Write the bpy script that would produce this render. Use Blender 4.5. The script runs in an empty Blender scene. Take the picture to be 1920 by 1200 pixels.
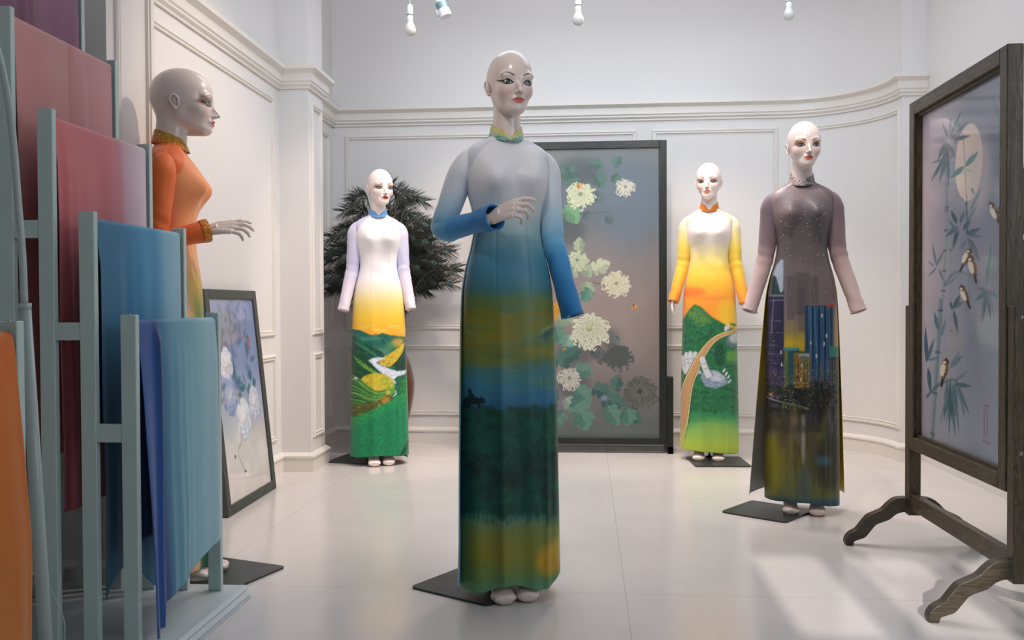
import bpy, math, random
import numpy as np
from mathutils import Vector, Matrix, noise as mnoise
rng = np.random.RandomState(7)
random.seed(7)
SC = bpy.context.scene
COL = SC.collection
PI = math.pi

# ------------------------------------------------------------------ camera, light, exposure
FPX = 1680.0
YAW, PITCH, ROLL = math.radians(4.76), math.radians(1.02), math.radians(0.25)
CAM = np.array([0.0, 0.0, 0.977])
_f = np.array([-math.sin(YAW)*math.cos(PITCH), math.cos(YAW)*math.cos(PITCH), -math.sin(PITCH)])
_r = np.array([math.cos(YAW), math.sin(YAW), 0.0])
_u = np.cross(_r, _f)
_c, _s = math.cos(ROLL), math.sin(ROLL)
CR, CU = _c*_r - _s*_u, _s*_r + _c*_u
cam_d = bpy.data.cameras.new('camera')
cam_d.sensor_width = 36.0
cam_d.lens = FPX/1920*36.0
cam_d.clip_start = 0.05
cam = bpy.data.objects.new('camera', cam_d)
COL.objects.link(cam)
cam.matrix_world = Matrix(((CR[0], CU[0], -_f[0], CAM[0]), (CR[1], CU[1], -_f[1], CAM[1]), (CR[2], CU[2], -_f[2], CAM[2]), (0, 0, 0, 1)))
SC.camera = cam
SC.view_settings.view_transform = 'Standard'
SC.view_settings.look = 'None'
SC.view_settings.exposure = 0.0
SC.view_settings.gamma = 1.0
SC.view_settings.use_curve_mapping = False

world = bpy.data.worlds.new('world')
SC.world = world
world.use_nodes = True
bg = world.node_tree.nodes['Background']
bg.inputs[0].default_value = (0.62, 0.78, 1.0, 1)
bg.inputs[1].default_value = 1.0

def area(name, loc, target, sx, sy, power, color, spread=180):
    d = bpy.data.lights.new(name, 'AREA')
    d.shape = 'RECTANGLE'; d.size = sx; d.size_y = sy; d.energy = power; d.color = color
    d.spread = math.radians(spread)
    o = bpy.data.objects.new(name, d); COL.objects.link(o)
    o.location = loc
    o.rotation_euler = (Vector(target)-Vector(loc)).to_track_quat('-Z', 'Y').to_euler()
    return o
def spot(name, loc, target, power, angle, blend, color, radius=0.04):
    d = bpy.data.lights.new(name, 'SPOT')
    d.energy = power; d.spot_size = math.radians(angle); d.spot_blend = blend; d.color = color
    d.shadow_soft_size = radius
    o = bpy.data.objects.new(name, d); COL.objects.link(o)
    o.location = loc
    o.rotation_euler = (Vector(target)-Vector(loc)).to_track_quat('-Z', 'Y').to_euler()
    return o
WARM = (1.0, 0.79, 0.65)
COOL = (0.80, 0.89, 1.0)
spot('track_spot', (-0.15, 4.15, 3.1), (-1.30, 5.45, 1.0), 66, 46, 0.5, WARM, 0.05)
spot('track_spot', (0.25, 4.35, 3.1), (0.72, 5.80, 0.9), 76, 54, 0.6, WARM, 0.05)
spot('track_spot', (0.55, 3.30, 3.1), (1.05, 4.35, 1.1), 80, 44, 0.6, WARM, 0.05)
spot('track_spot', (0.10, 3.60, 3.1), (-1.75, 4.0, 1.1), 120, 68, 0.8, WARM, 0.06)
spot('track_spot', (-0.70, 4.62, 2.95), (-0.6, 6.1, 0.6), 100, 66, 0.8, WARM, 0.05)
spot('track_spot', (-0.75, 1.15, 3.1), (-0.26, 3.0, 1.47), 75, 19, 0.9, (1.0, 0.95, 0.92), 0.12)  # added soft fill, cone narrowed to the middle mannequin's chest
spot('track_spot', (0.3, 5.0, 3.1), (0.1, 5.0, 0), 140, 100, 1.0, WARM, 0.1)
area('ceiling_fill', (0.2, 4.75, 3.22), (0.2, 4.75, 0), 2.8, 2.0, 34, COOL, 140)  # added cool ambient fill under the closed ceiling, no skylight there
area('upper_wall_fill', (0.3, 2.3, 3.2), (0.1, 6.25, 2.85), 2.6, 0.5, 27, COOL, 100)  # unseen lamp added mid-room to lift the upper back wall
area('side_window_daylight', (2.0, 1.35, 1.6), (-1.0, 2.0, 1.2), 1.5, 1.5, 25, COOL)
sun_d = bpy.data.lights.new('low_daylight', 'SUN')
sun_d.energy = 3.4; sun_d.angle = math.radians(0.7); sun_d.color = (1.0, 0.93, 0.88)
sun = bpy.data.objects.new('low_daylight', sun_d); COL.objects.link(sun)
sun.rotation_euler = (math.radians(90-25), 0, 0)

# ------------------------------------------------------------------ where a photographed point stands
def pray(px, py):
    return _f + CR*(px-960)/FPX + CU*(600-py)/FPX
def PT(px, py, D):
    return CAM + pray(px, py)*D
def onX(px, py, X):
    d = pray(px, py); return CAM + d*(X/d[0])
def onY(px, py, Y):
    d = pray(px, py); return CAM + d*(Y/d[1])

# ------------------------------------------------------------------ helpers
def lin(c):
    c = np.asarray(c, dtype=float)/255.0
    return np.where(c <= 0.04045, c/12.92, ((c+0.055)/1.055)**2.4)
def L4(c): 
    a = lin(c); return (float(a[0]), float(a[1]), float(a[2]), 1.0)

def tag(o, label=None, cat=None, group=None, kind=None):
    if label: o['label'] = label
    if cat: o['category'] = cat
    if group: o['group'] = group
    if kind: o['kind'] = kind
    return o
def empty(name, loc=(0, 0, 0), rz=0.0):
    o = bpy.data.objects.new(name, None); COL.objects.link(o)
    o.empty_display_size = 0.1
    o.location = loc; o.rotation_euler = (0, 0, rz)
    return o
def mk(name, V, Fc, mat, parent=None, cols=None, smooth=True, loc=None):
    me = bpy.data.meshes.new(name)
    V = np.asarray(V, dtype=np.float32)
    if isinstance(Fc, np.ndarray):
        nf, k = Fc.shape
        me.vertices.add(len(V)); me.vertices.foreach_set('co', V.ravel())
        me.loops.add(nf*k); me.loops.foreach_set('vertex_index', Fc.astype(np.int32).ravel())
        me.polygons.add(nf)
        me.polygons.foreach_set('loop_start', np.arange(0, nf*k, k, dtype=np.int32))
        me.update(calc_edges=True)
    else:
        me.from_pydata([tuple(map(float, v)) for v in V], [], Fc)
        me.update()
    me.validate()
    if cols is not None:
        ca = me.color_attributes.new('Col', 'FLOAT_COLOR', 'POINT')
        c4 = np.ones((len(V), 4), dtype=np.float32); c4[:, :3] = cols
        ca.data.foreach_set('color', c4.ravel())
    me.polygons.foreach_set('use_smooth', np.full(len(me.polygons), bool(smooth)))
    if mat: me.materials.append(mat)
    o = bpy.data.objects.new(name, me); COL.objects.link(o)
    if parent: o.parent = parent
    if loc is not None: o.location = loc
    return o

class MB:
    def __init__(s): s.v = []; s.f = []; s.c = []
    def add(s, V, Fc, col=None):
        b = len(s.v)
        s.v += [tuple(map(float, p)) for p in V]
        s.f += [tuple(int(i)+b for i in q) for q in Fc]
        if col is not None:
            col = np.asarray(col, dtype=float)
            if col.ndim == 1: col = np.tile(col, (len(V), 1))
            s.c += [tuple(x) for x in col]
        return s
    def box(s, x0, x1, y0, y1, z0, z1, bev=0.0, M=None, col=None):
        if bev <= 0:
            V = [(x, y, z) for z in (z0, z1) for y in (y0, y1) for x in (x0, x1)]
            Fc = [(0, 2, 3, 1), (4, 5, 7, 6), (0, 1, 5, 4), (2, 6, 7, 3), (0, 4, 6, 2), (1, 3, 7, 5)]
        else:
            b = min(bev, (x1-x0)*.45, (y1-y0)*.45, (z1-z0)*.45)
            V = []; idx = {}
            for ix, x in enumerate((x0, x1)):
                for iy, y in enumerate((y0, y1)):
                    for iz, z in enumerate((z0, z1)):
                        sx, sy, sz = (1-2*ix)*b, (1-2*iy)*b, (1-2*iz)*b
                        for k, p in enumerate(((x, y+sy, z+sz), (x+sx, y, z+sz), (x+sx, y+sy, z))):
                            idx[(ix, iy, iz, k)] = len(V); V.append(p)
            Fc = []
            I = idx
            for a in (0, 1):
                Fc.append([I[(a, 0, 0, 0)], I[(a, 1, 0, 0)], I[(a, 1, 1, 0)], I[(a, 0, 1, 0)]][::(-1 if a == 0 else 1)])
                Fc.append([I[(0, a, 0, 1)], I[(1, a, 0, 1)], I[(1, a, 1, 1)], I[(0, a, 1, 1)]][::(1 if a == 0 else -1)])
                Fc.append([I[(0, 0, a, 2)], I[(1, 0, a, 2)], I[(1, 1, a, 2)], I[(0, 1, a, 2)]][::(-1 if a == 0 else 1)])
            for a in (0, 1):
                for b2 in (0, 1):
                    Fc.append([I[(a, b2, 0, 0)], I[(a, b2, 0, 1)], I[(a, b2, 1, 1)], I[(a, b2, 1, 0)]][::(1 if a == b2 else -1)])
                    Fc.append([I[(a, 0, b2, 0)], I[(a, 0, b2, 2)], I[(a, 1, b2, 2)], I[(a, 1, b2, 0)]][::(-1 if a == b2 else 1)])
                    Fc.append([I[(0, a, b2, 1)], I[(0, a, b2, 2)], I[(1, a, b2, 2)], I[(1, a, b2, 1)]][::(1 if a == b2 else -1)])
                    for c in (0, 1):
                        Fc.append([I[(a, b2, c, 0)], I[(a, b2, c, 1)], I[(a, b2, c, 2)]][::(-1 if (a+b2+c) % 2 else 1)])
        if M is not None: V = [tuple(M @ Vector(p)) for p in V]
        return s.add(V, Fc, col)
    def tube(s, pts, rad, seg=12, cap=True, ell=None, col=None, up=(0, 0, 1)):
        V, Fc = tube_geo(pts, rad, seg, cap, ell, up)
        return s.add(V, Fc, col)
    def lathe(s, prof, seg=24, c=(0, 0, 0), M=None, col=None):
        V = []; n = len(prof)
        for k in range(seg):
            a = 2*PI*k/seg
            for r, z in prof: V.append((c[0]+r*math.cos(a), c[1]+r*math.sin(a), c[2]+z))
        Fc = []
        for k in range(seg):
            k2 = (k+1) % seg
            for i in range(n-1):
                Fc.append((k*n+i, k2*n+i, k2*n+i+1, k*n+i+1))
        if M is not None: V = [tuple(M @ Vector(p)) for p in V]
        return s.add(V, Fc, col)
    def prism(s, poly, axis, a0, a1, col=None):
        """poly: 2D outline; axis 'x','y','z' is extruded from a0 to a1"""
        def P3(p, a):
            return {'x': (a, p[0], p[1]), 'y': (p[0], a, p[1]), 'z': (p[0], p[1], a)}[axis]
        n = len(poly)
        V = [P3(p, a0) for p in poly]+[P3(p, a1) for p in poly]
        Fc = [tuple(range(n))[::-1], tuple(range(n, 2*n))]+[(i, (i+1) % n, n+(i+1) % n, n+i) for i in range(n)]
        return s.add(V, Fc, col)
    def build(s, name, mat, parent=None, smooth=False, loc=None):
        cols = np.array(s.c) if len(s.c) == len(s.v) and s.c else None
        o = mk(name, s.v, s.f, mat, parent, cols, smooth, loc)
        return o

def catmull(pts, n):
    P = np.asarray(pts, dtype=float); m = len(P)
    if m < 3:
        t = np.linspace(0, 1, n)[:, None]; return P[0]*(1-t)+P[-1]*t
    Q = np.vstack([2*P[0]-P[1], P, 2*P[-1]-P[-2]])
    ts = np.linspace(0, m-1-1e-9, n); out = []
    for t in ts:
        i = int(t); u = t-i
        a, b, c, d = Q[i], Q[i+1], Q[i+2], Q[i+3]
        out.append(0.5*((2*b)+(-a+c)*u+(2*a-5*b+4*c-d)*u*u+(-a+3*b-3*c+d)*u**3))
    return np.array(out)
def tube_geo(pts, rad, seg=12, cap=True, ell=None, up=(0, 0, 1)):
    P = np.asarray(pts, dtype=float); n = len(P)
    rad = np.broadcast_to(np.asarray(rad, dtype=float), (n,))
    T = np.gradient(P, axis=0); T /= np.linalg.norm(T, axis=1)[:, None]+1e-12
    u = np.asarray(up, dtype=float)
    A = u-T[0]*(u@T[0])
    if np.linalg.norm(A) < 1e-3: A = np.array([1., 0, 0])-T[0]*T[0][0]
    A /= np.linalg.norm(A)
    V = []
    ang = np.arange(seg)*2*PI/seg
    for i in range(n):
        A = A-T[i]*(A@T[i]); A /= np.linalg.norm(A)+1e-12
        B = np.cross(T[i], A)
        ea, eb = (1, 1) if ell is None else (ell[i] if hasattr(ell[0], '__len__') else ell)
        V.append(P[i]+rad[i]*(ea*np.cos(ang)[:, None]*A+eb*np.sin(ang)[:, None]*B))
    V = np.concatenate(V)
    Fc = [(i*seg+j, i*seg+(j+1) % seg, (i+1)*seg+(j+1) % seg, (i+1)*seg+j) for i in range(n-1) for j in range(seg)]
    if cap:
        Fc.append(tuple(range(seg))[::-1]); Fc.append(tuple(range((n-1)*seg, n*seg)))
    return V, Fc
def grid_faces(m, n, closed=False):
    i, j = np.meshgrid(np.arange(m-1), np.arange(n if closed else n-1), indexing='ij')
    j2 = (j+1) % n
    return np.stack([i*n+j, i*n+j2, (i+1)*n+j2, (i+1)*n+j], -1).reshape(-1, 4)
def ip(x, xs, ys):
    """smooth interpolation of a table"""
    xs = np.asarray(xs, float); ys = np.asarray(ys, float)
    x = np.clip(np.asarray(x, float), xs[0], xs[-1])
    d = np.diff(ys)/np.diff(xs)
    m = np.empty(len(xs)); m[0] = d[0]; m[-1] = d[-1]
    for i in range(1, len(xs)-1):
        m[i] = 0 if d[i-1]*d[i] <= 0 else 2*d[i-1]*d[i]/(d[i-1]+d[i])
    k = np.clip(np.searchsorted(xs, x, side='right')-1, 0, len(xs)-2)
    h = xs[k+1]-xs[k]; t = (x-xs[k])/h
    return ys[k]*(2*t**3-3*t**2+1)+m[k]*h*(t**3-2*t**2+t)+ys[k+1]*(-2*t**3+3*t**2)+m[k+1]*h*(t**3-t**2)

# ------------------------------------------------------------------ materials
def principled(name):
    m = bpy.data.materials.new(name); m.use_nodes = True
    nt = m.node_tree; return m, nt, nt.nodes['Principled BSDF']
def mat_plain(name, c, rough=0.5, metal=0.0, bump=0.0, bscale=200, var=0.0, vscale=6, spec=0.5, coat=0.0):
    m, nt, b = principled(name)
    b.inputs['Roughness'].default_value = rough
    b.inputs['Metallic'].default_value = metal
    b.inputs['Specular IOR Level'].default_value = spec
    b.inputs['Coat Weight'].default_value = coat
    tc = nt.nodes.new('ShaderNodeTexCoord')
    no = nt.nodes.new('ShaderNodeTexNoise'); no.inputs['Scale'].default_value = vscale; no.inputs['Detail'].default_value = 6
    nt.links.new(tc.outputs['Object'], no.inputs['Vector'])
    mx = nt.nodes.new('ShaderNodeMix'); mx.data_type = 'RGBA'
    a = lin(c)
    mx.inputs[6].default_value = (*[float(max(0, x*(1-var))) for x in a], 1)
    mx.inputs[7].default_value = (*[float(min(1, x*(1+var))) for x in a], 1)
    nt.links.new(no.outputs['Fac'], mx.inputs[0])
    nt.links.new(mx.outputs[2], b.inputs['Base Color'])
    if bump > 0:
        n2 = nt.nodes.new('ShaderNodeTexNoise'); n2.inputs['Scale'].default_value = bscale
        nt.links.new(tc.outputs['Object'], n2.inputs['Vector'])
        bp = nt.nodes.new('ShaderNodeBump'); bp.inputs['Strength'].default_value = bump; bp.inputs['Distance'].default_value = 0.001
        nt.links.new(n2.outputs['Fac'], bp.inputs['Height']); nt.links.new(bp.outputs[0], b.inputs['Normal'])
    return m
def mat_vcol(name, rough=0.5, sheen=0.0, weave=0.0, alpha=1.0, coat=0.0, spec=0.5, trans=0.0, wscale=900):
    m, nt, b = principled(name)
    at = nt.nodes.new('ShaderNodeAttribute'); at.attribute_name = 'Col'
    nt.links.new(at.outputs['Color'], b.inputs['Base Color'])
    b.inputs['Roughness'].default_value = rough
    b.inputs['Sheen Weight'].default_value = sheen
    b.inputs['Specular IOR Level'].default_value = spec
    b.inputs['Coat Weight'].default_value = coat
    b.inputs['Coat Roughness'].default_value = 0.05
    b.inputs['Alpha'].default_value = alpha
    if weave > 0:
        tc = nt.nodes.new('ShaderNodeTexCoord')
        n2 = nt.nodes.new('ShaderNodeTexNoise'); n2.inputs['Scale'].default_value = wscale
        nt.links.new(tc.outputs['Object'], n2.inputs['Vector'])
        bp = nt.nodes.new('ShaderNodeBump'); bp.inputs['Strength'].default_value = weave; bp.inputs['Distance'].default_value = 0.0006
        nt.links.new(n2.outputs['Fac'], bp.inputs['Height']); nt.links.new(bp.outputs[0], b.inputs['Normal'])
    if trans > 0:
        out = nt.nodes['Material Output']
        tr = nt.nodes.new('ShaderNodeBsdfTranslucent'); nt.links.new(at.outputs['Color'], tr.inputs['Color'])
        mx = nt.nodes.new('ShaderNodeMixShader'); mx.inputs[0].default_value = trans
        nt.links.new(b.outputs[0], mx.inputs[1]); nt.links.new(tr.outputs[0], mx.inputs[2]); nt.links.new(mx.outputs[0], out.inputs['Surface'])
    return m
def mat_wood(name, c1, c2, axis='Z', rough=0.45):
    m, nt, b = principled(name)
    tc = nt.nodes.new('ShaderNodeTexCoord'); mp = nt.nodes.new('ShaderNodeMapping')
    sc = {'X': (1.2, 14, 14), 'Y': (14, 1.2, 14), 'Z': (14, 14, 1.2)}[axis]
    mp.inputs['Scale'].default_value = sc
    nt.links.new(tc.outputs['Object'], mp.inputs['Vector'])
    w = nt.nodes.new('ShaderNodeTexNoise'); w.inputs['Scale'].default_value = 3.2; w.inputs['Detail'].default_value = 8; w.inputs['Distortion'].default_value = 1.2
    nt.links.new(mp.outputs[0], w.inputs['Vector'])
    mul = nt.nodes.new('ShaderNodeMath'); mul.operation = 'MULTIPLY'; mul.inputs[1].default_value = 7.0
    nt.links.new(w.outputs['Fac'], mul.inputs[0])
    fr = nt.nodes.new('ShaderNodeMath'); fr.operation = 'PINGPONG'; fr.inputs[1].default_value = 0.5
    nt.links.new(mul.outputs[0], fr.inputs[0])
    m2 = nt.nodes.new('ShaderNodeMath'); m2.operation = 'MULTIPLY'; m2.inputs[1].default_value = 2.0
    nt.links.new(fr.outputs[0], m2.inputs[0])
    mx = nt.nodes.new('ShaderNodeMix'); mx.data_type = 'RGBA'
    mx.inputs[6].default_value = L4(c1); mx.inputs[7].default_value = L4(c2)
    nt.links.new(m2.outputs[0], mx.inputs[0]); nt.links.new(mx.outputs[2], b.inputs['Base Color'])
    bp = nt.nodes.new('ShaderNodeBump'); bp.inputs['Strength'].default_value = 0.25; bp.inputs['Distance'].default_value = 0.002
    nt.links.new(m2.outputs[0], bp.inputs['Height']); nt.links.new(bp.outputs[0], b.inputs['Normal'])
    b.inputs['Roughness'].default_value = rough
    return m
def mat_beads(name, c1, c2, scale=260, metal=0.55):
    m, nt, b = principled(name)
    tc = nt.nodes.new('ShaderNodeTexCoord')
    vo = nt.nodes.new('ShaderNodeTexVoronoi'); vo.inputs['Scale'].default_value = scale
    nt.links.new(tc.outputs['Object'], vo.inputs['Vector'])
    at = nt.nodes.new('ShaderNodeAttribute'); at.attribute_name = 'Col'
    sep = nt.nodes.new('ShaderNodeSeparateColor'); nt.links.new(vo.outputs['Color'], sep.inputs[0])
    gt = nt.nodes.new('ShaderNodeMath'); gt.operation = 'GREATER_THAN'; gt.inputs[1].default_value = 0.72
    nt.links.new(sep.outputs[0], gt.inputs[0])
    mx = nt.nodes.new('ShaderNodeMix'); mx.data_type = 'RGBA'
    nt.links.new(gt.outputs[0], mx.inputs[0]); nt.links.new(at.outputs['Color'], mx.inputs[6]); mx.inputs[7].default_value = L4(c2)
    nt.links.new(mx.outputs[2], b.inputs['Base Color'])
    b.inputs['Metallic'].default_value = metal*0.4; b.inputs['Roughness'].default_value = 0.3
    bp = nt.nodes.new('ShaderNodeBump'); bp.inputs['Strength'].default_value = 0.9; bp.inputs['Distance'].default_value = 0.002; bp.invert = True
    nt.links.new(vo.outputs['Distance'], bp.inputs['Height']); nt.links.new(bp.outputs[0], b.inputs['Normal'])
    return m
M_WALL = mat_plain('white_painted_wall', (226, 222, 219), 0.55, bump=0.15, bscale=60, var=0.02, vscale=2)
M_TRIM = mat_plain('white_painted_moulding', (228, 222, 214), 0.4, var=0.02)
M_CEIL = mat_plain('white_ceiling', (232, 232, 234), 0.7, var=0.02)
M_RACK = mat_plain('white_painted_rack', (184, 202, 196), 0.42, bump=0.2, bscale=90, var=0.05, vscale=9)
M_DECK = mat_plain('white_painted_deck', (196, 204, 206), 0.4, bump=0.2, bscale=90, var=0.04, vscale=6)
M_PLATE = mat_plain('dark_steel_plate', (58, 64, 62), 0.35, metal=0.4, var=0.15, vscale=12)
M_SKIN = mat_vcol('glossy_mannequin_paint', 0.28, spec=0.5, coat=0.25)
M_SATIN = mat_vcol('printed_satin', 0.40, sheen=0.05, weave=0.1, spec=0.40)
M_CREPE = mat_vcol('printed_crepe', 0.55, sheen=0.2, weave=0.15, spec=0.35)
M_CLOTH = mat_vcol('dyed_silk_cloth', 0.5, sheen=0.25, weave=0.15, spec=0.4, trans=0.18)
M_SILKP = mat_vcol('painted_silk_behind_glass', 0.6, coat=0.25, spec=0.2, alpha=0.92, wscale=600, weave=0.1)
M_SILKO = mat_vcol('painted_silk_panel', 0.5, coat=0.9, spec=0.3, weave=0.1)
M_BLACKW = mat_wood('black_lacquered_wood', (20, 23, 22), (32, 36, 34), 'Z', 0.4)
M_DARKG = mat_wood('dark_grey_wood', (58, 62, 58), (76, 80, 74), 'Z', 0.45)
M_OAK = mat_wood('dark_stained_oak', (58, 50, 38), (98, 84, 62), 'Z', 0.42)
M_OAKY = mat_wood('dark_stained_oak_rail', (58, 50, 38), (98, 84, 62), 'Y', 0.42)
M_OAKX = mat_wood('dark_stained_oak_foot', (50, 43, 32), (76, 66, 48), 'X', 0.42)
M_BLACKX = mat_wood('black_lacquered_rail', (20, 23, 22), (32, 36, 34), 'X', 0.4)
# ------------------------------------------------------------------ raster painter for the printed silks
def fbm(h, w, cell, seed=0, oct=4):
    r = np.random.RandomState(seed); out = np.zeros((h, w)); amp = 1.0; tot = 0
    for o in range(oct):
        c = max(2.0, cell/2**o); gh, gw = int(h/c)+3, int(w/c)+3
        g = r.rand(gh, gw)
        y = np.arange(h)/c; x = np.arange(w)/c
        yi = y.astype(int); xi = x.astype(int); fy = y-yi; fx = x-xi
        fy = fy*fy*(3-2*fy); fx = fx*fx*(3-2*fx)
        a = g[yi][:, xi]*(1-fx)+g[yi][:, xi+1]*fx; b = g[yi+1][:, xi]*(1-fx)+g[yi+1][:, xi+1]*fx
        out += amp*(a*(1-fy)[:, None]+b*fy[:, None]); tot += amp; amp *= 0.5
    return out/tot
def blur1(a, r):
    r = int(round(r))
    if r < 1: return a
    for ax in (0, 1):
        p = np.pad(a, [(r+1, r) if i == ax else (0, 0) for i in range(a.ndim)], mode='edge')
        c = np.cumsum(p, axis=ax); n = a.shape[ax]
        if ax == 0: a = (c[2*r+1:2*r+1+n]-c[:n])/(2*r+1)
        else: a = (c[:, 2*r+1:2*r+1+n]-c[:, :n])/(2*r+1)
    return a
class Cv:
    """canvas in the coordinates x0..x1, y0..y1 (y down), s pixels per unit"""
    def __init__(s, x0, x1, y0, y1, sc, tf=None):
        s.x0, s.x1, s.y0, s.y1, s.s, s.tf = x0, x1, y0, y1, sc, tf
        s.w = int((x1-x0)*sc)+1; s.h = int((y1-y0)*sc)+1
        s.a = np.zeros((s.h, s.w, 3))
        s.seed = 1
    def c(s, pts):
        pts = np.asarray(pts, float).reshape(-1, 2)
        if s.tf is not None: pts = np.array([s.tf(*p) for p in pts])
        return (pts-[s.x0, s.y0])*s.s
    def vgrad(s, stops):
        ys = [(p[0]-s.y0)*s.s for p in stops]; y = np.arange(s.h)
        for k in range(3): s.a[:, :, k] = np.interp(y, ys, [p[1][k] for p in stops])[:, None]
    def mod(s, cell, amt, seed=3, box=None):
        n = fbm(s.h, s.w, cell*s.s, seed)-0.5
        s.a *= (1+amt*n)[:, :, None]
    def warp(s, amt, cell, seed=5):
        n1 = fbm(s.h, s.w, cell*s.s, seed)-.5; n2 = fbm(s.h, s.w, cell*s.s, seed+9)-.5
        Y, X = np.mgrid[0:s.h, 0:s.w]
        Y = np.clip(Y+n1*2*amt*s.s, 0, s.h-1).astype(int); X = np.clip(X+n2*2*amt*s.s, 0, s.w-1).astype(int)
        s.a = s.a[Y, X]
    def put(s, m, x, y, col, alpha):
        h, w = m.shape
        X0, Y0 = max(0, x), max(0, y); X1, Y1 = min(s.w, x+w), min(s.h, y+h)
        if X0 >= X1 or Y0 >= Y1: return
        mm = (m[Y0-y:Y1-y, X0-x:X1-x]*alpha)[:, :, None]
        s.a[Y0:Y1, X0:X1] = s.a[Y0:Y1, X0:X1]*(1-mm)+np.asarray(col, float)*mm
    def mask(s, P, soft):
        pad = int(soft*2+2)
        x0, y0 = np.floor(P.min(0)).astype(int)-pad; x1, y1 = np.ceil(P.max(0)).astype(int)+pad
        x0 = max(x0, -pad-2); y0 = max(y0, -pad-2); x1 = min(x1, s.w+pad+2); y1 = min(y1, s.h+pad+2)
        if x1 <= x0 or y1 <= y0: return None
        xs = np.arange(x0, x1)+.5; m = np.zeros((y1-y0, x1-x0)); SS = 3
        for sub in range(SS):
            ys = np.arange(y0, y1)+(sub+.5)/SS
            for q in range(len(P)):
                a, b = P[q], P[(q+1) % len(P)]
                if a[1] == b[1]: continue
                lo, hi = min(a[1], b[1]), max(a[1], b[1])
                r = np.where((ys >= lo) & (ys < hi))[0]
                if not len(r): continue
                xc = a[0]+(ys[r]-a[1])*(b[0]-a[0])/(b[1]-a[1])
                cov = np.clip(xs[None, :]-xc[:, None]+.5, 0, 1)
                m[r] += cov*(1 if b[1] > a[1] else -1)/SS
        m = np.clip(np.abs(m), 0, 1)
        if soft >= 0.7: m = blur1(blur1(m, soft*.6), soft*.6)
        return m, x0, y0
    def poly(s, pts, col, soft=0.0, alpha=1.0, smooth=0):
        if smooth:
            p = np.asarray(pts, float); q = np.vstack([p[-1:], p, p[:2]])
            pts = catmull(q, (len(q)-1)*smooth)[smooth:-smooth]
        r = s.mask(s.c(pts), soft*s.s)
        if r: s.put(r[0], r[1], r[2], col, alpha)
    def ell(s, cx, cy, rx, ry, col, soft=0.0, alpha=1.0, rot=0.0, n=28, wob=0.0):
        t = np.arange(n)*2*PI/n; k = 1+wob*(np.random.RandomState(int(cx*7+cy*13) % 9999).rand(n)-.5)*2
        x = rx*np.cos(t)*k; y = ry*np.sin(t)*k; c, d = math.cos(rot), math.sin(rot)
        s.poly(np.stack([cx+x*c-y*d, cy+x*d+y*c], 1), col, soft, alpha)
    def rect(s, x0, y0, x1, y1, col, soft=0.0, alpha=1.0):
        s.poly([(x0, y0), (x1, y0), (x1, y1), (x0, y1)], col, soft, alpha)
    def line(s, pts, w0, w1, col, soft=0.0, alpha=1.0, n=14, bulge=False):
        p = catmull(pts, max(n, len(pts)*3)) if len(pts) > 2 else catmull(pts, 4)
        t = np.linspace(0, 1, len(p)); w = w0+(w1-w0)*t
        if bulge: w = w0*np.sin(PI*np.clip(t*.92+.08, 0, 1))**.8+w1
        T = np.gradient(p, axis=0); T /= np.linalg.norm(T, axis=1)[:, None]+1e-9
        N = np.stack([-T[:, 1], T[:, 0]], 1)*w[:, None]/2
        s.poly(np.vstack([p+N, (p-N)[::-1]]), col, soft, alpha)
    def sample(s, x, y, raw=False):
        u = np.clip((np.asarray(x)-s.x0)*s.s, 0, s.w-1.001); v = np.clip((np.asarray(y)-s.y0)*s.s, 0, s.h-1.001)
        ui, vi = u.astype(int), v.astype(int); fu, fv = (u-ui)[..., None], (v-vi)[..., None]
        a = s.a
        c = (a[vi, ui]*(1-fu)+a[vi, ui+1]*fu)*(1-fv)+(a[vi+1, ui]*(1-fu)+a[vi+1, ui+1]*fu)*fv
        return c
def ramp(U, stops):
    xs = [s[0] for s in stops]
    return np.stack([np.interp(U, xs, [s[1][k] for s in stops]) for k in range(3)], -1)
def mixc(a, b, t): return tuple(np.asarray(a, float)*(1-t)+np.asarray(b, float)*t)

def inside(P, x, y):
    P = np.asarray(P, float); x0, y0 = P[:, 0], P[:, 1]; x1, y1 = np.roll(x0, -1), np.roll(y0, -1)
    m = ((y0 <= y) != (y1 <= y)) & (x < (x1-x0)*(y-y0)/(y1-y0+1e-12)+x0)
    return m.sum() % 2 == 1
def hatch(cv, P, n, cols, l, w, ang, seed=0, alpha=.7, jit=.5, bend=0.0, soft=.25):
    """brush strokes scattered inside an outline; ang = angle or fn(x, y)"""
    r = np.random.RandomState(seed); P = np.asarray(P, float); lo_, hi_ = P.min(0), P.max(0)
    for k in range(n):
        x, y = r.uniform(lo_[0], hi_[0]), r.uniform(lo_[1], hi_[1])
        if not inside(P, x, y): continue
        a = (ang(x, y) if callable(ang) else ang)+r.uniform(-jit, jit); L = l*r.uniform(.5, 1.4); b = bend*L*r.uniform(-1, 1)
        cs, sn = math.cos(a), math.sin(a)
        cv.line([(x-L*cs/2, y-L*sn/2), (x-b*sn, y+b*cs), (x+L*cs/2, y+L*sn/2)], w*r.uniform(.6, 1.3), w*.4, cols[r.randint(len(cols))], soft, alpha, 8)
def leaf(cv, x, y, ang, L, W, col, vein=None, alpha=1.0, soft=0.4):
    """pointed leaf from (x,y)"""
    t = np.linspace(0, 1, 9); w = W*np.sin(PI*t**.8)*.5
    c, s_ = math.cos(ang), math.sin(ang)
    up = [(x+L*a*c-b*s_, y+L*a*s_+b*c) for a, b in zip(t, w)]
    dn = [(x+L*a*c+b*s_, y+L*a*s_-b*c) for a, b in zip(t, w)]
    cv.poly(up+dn[::-1], col, soft, alpha)
    cv.poly(up+[(x, y)], mixc(col, (255, 255, 240), .16), soft, alpha*.6)
    if vein is not None: cv.line([(x, y), (x+L*.95*c, y+L*.95*s_)], .5, .3, vein, 0.3, alpha*.8)
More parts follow.
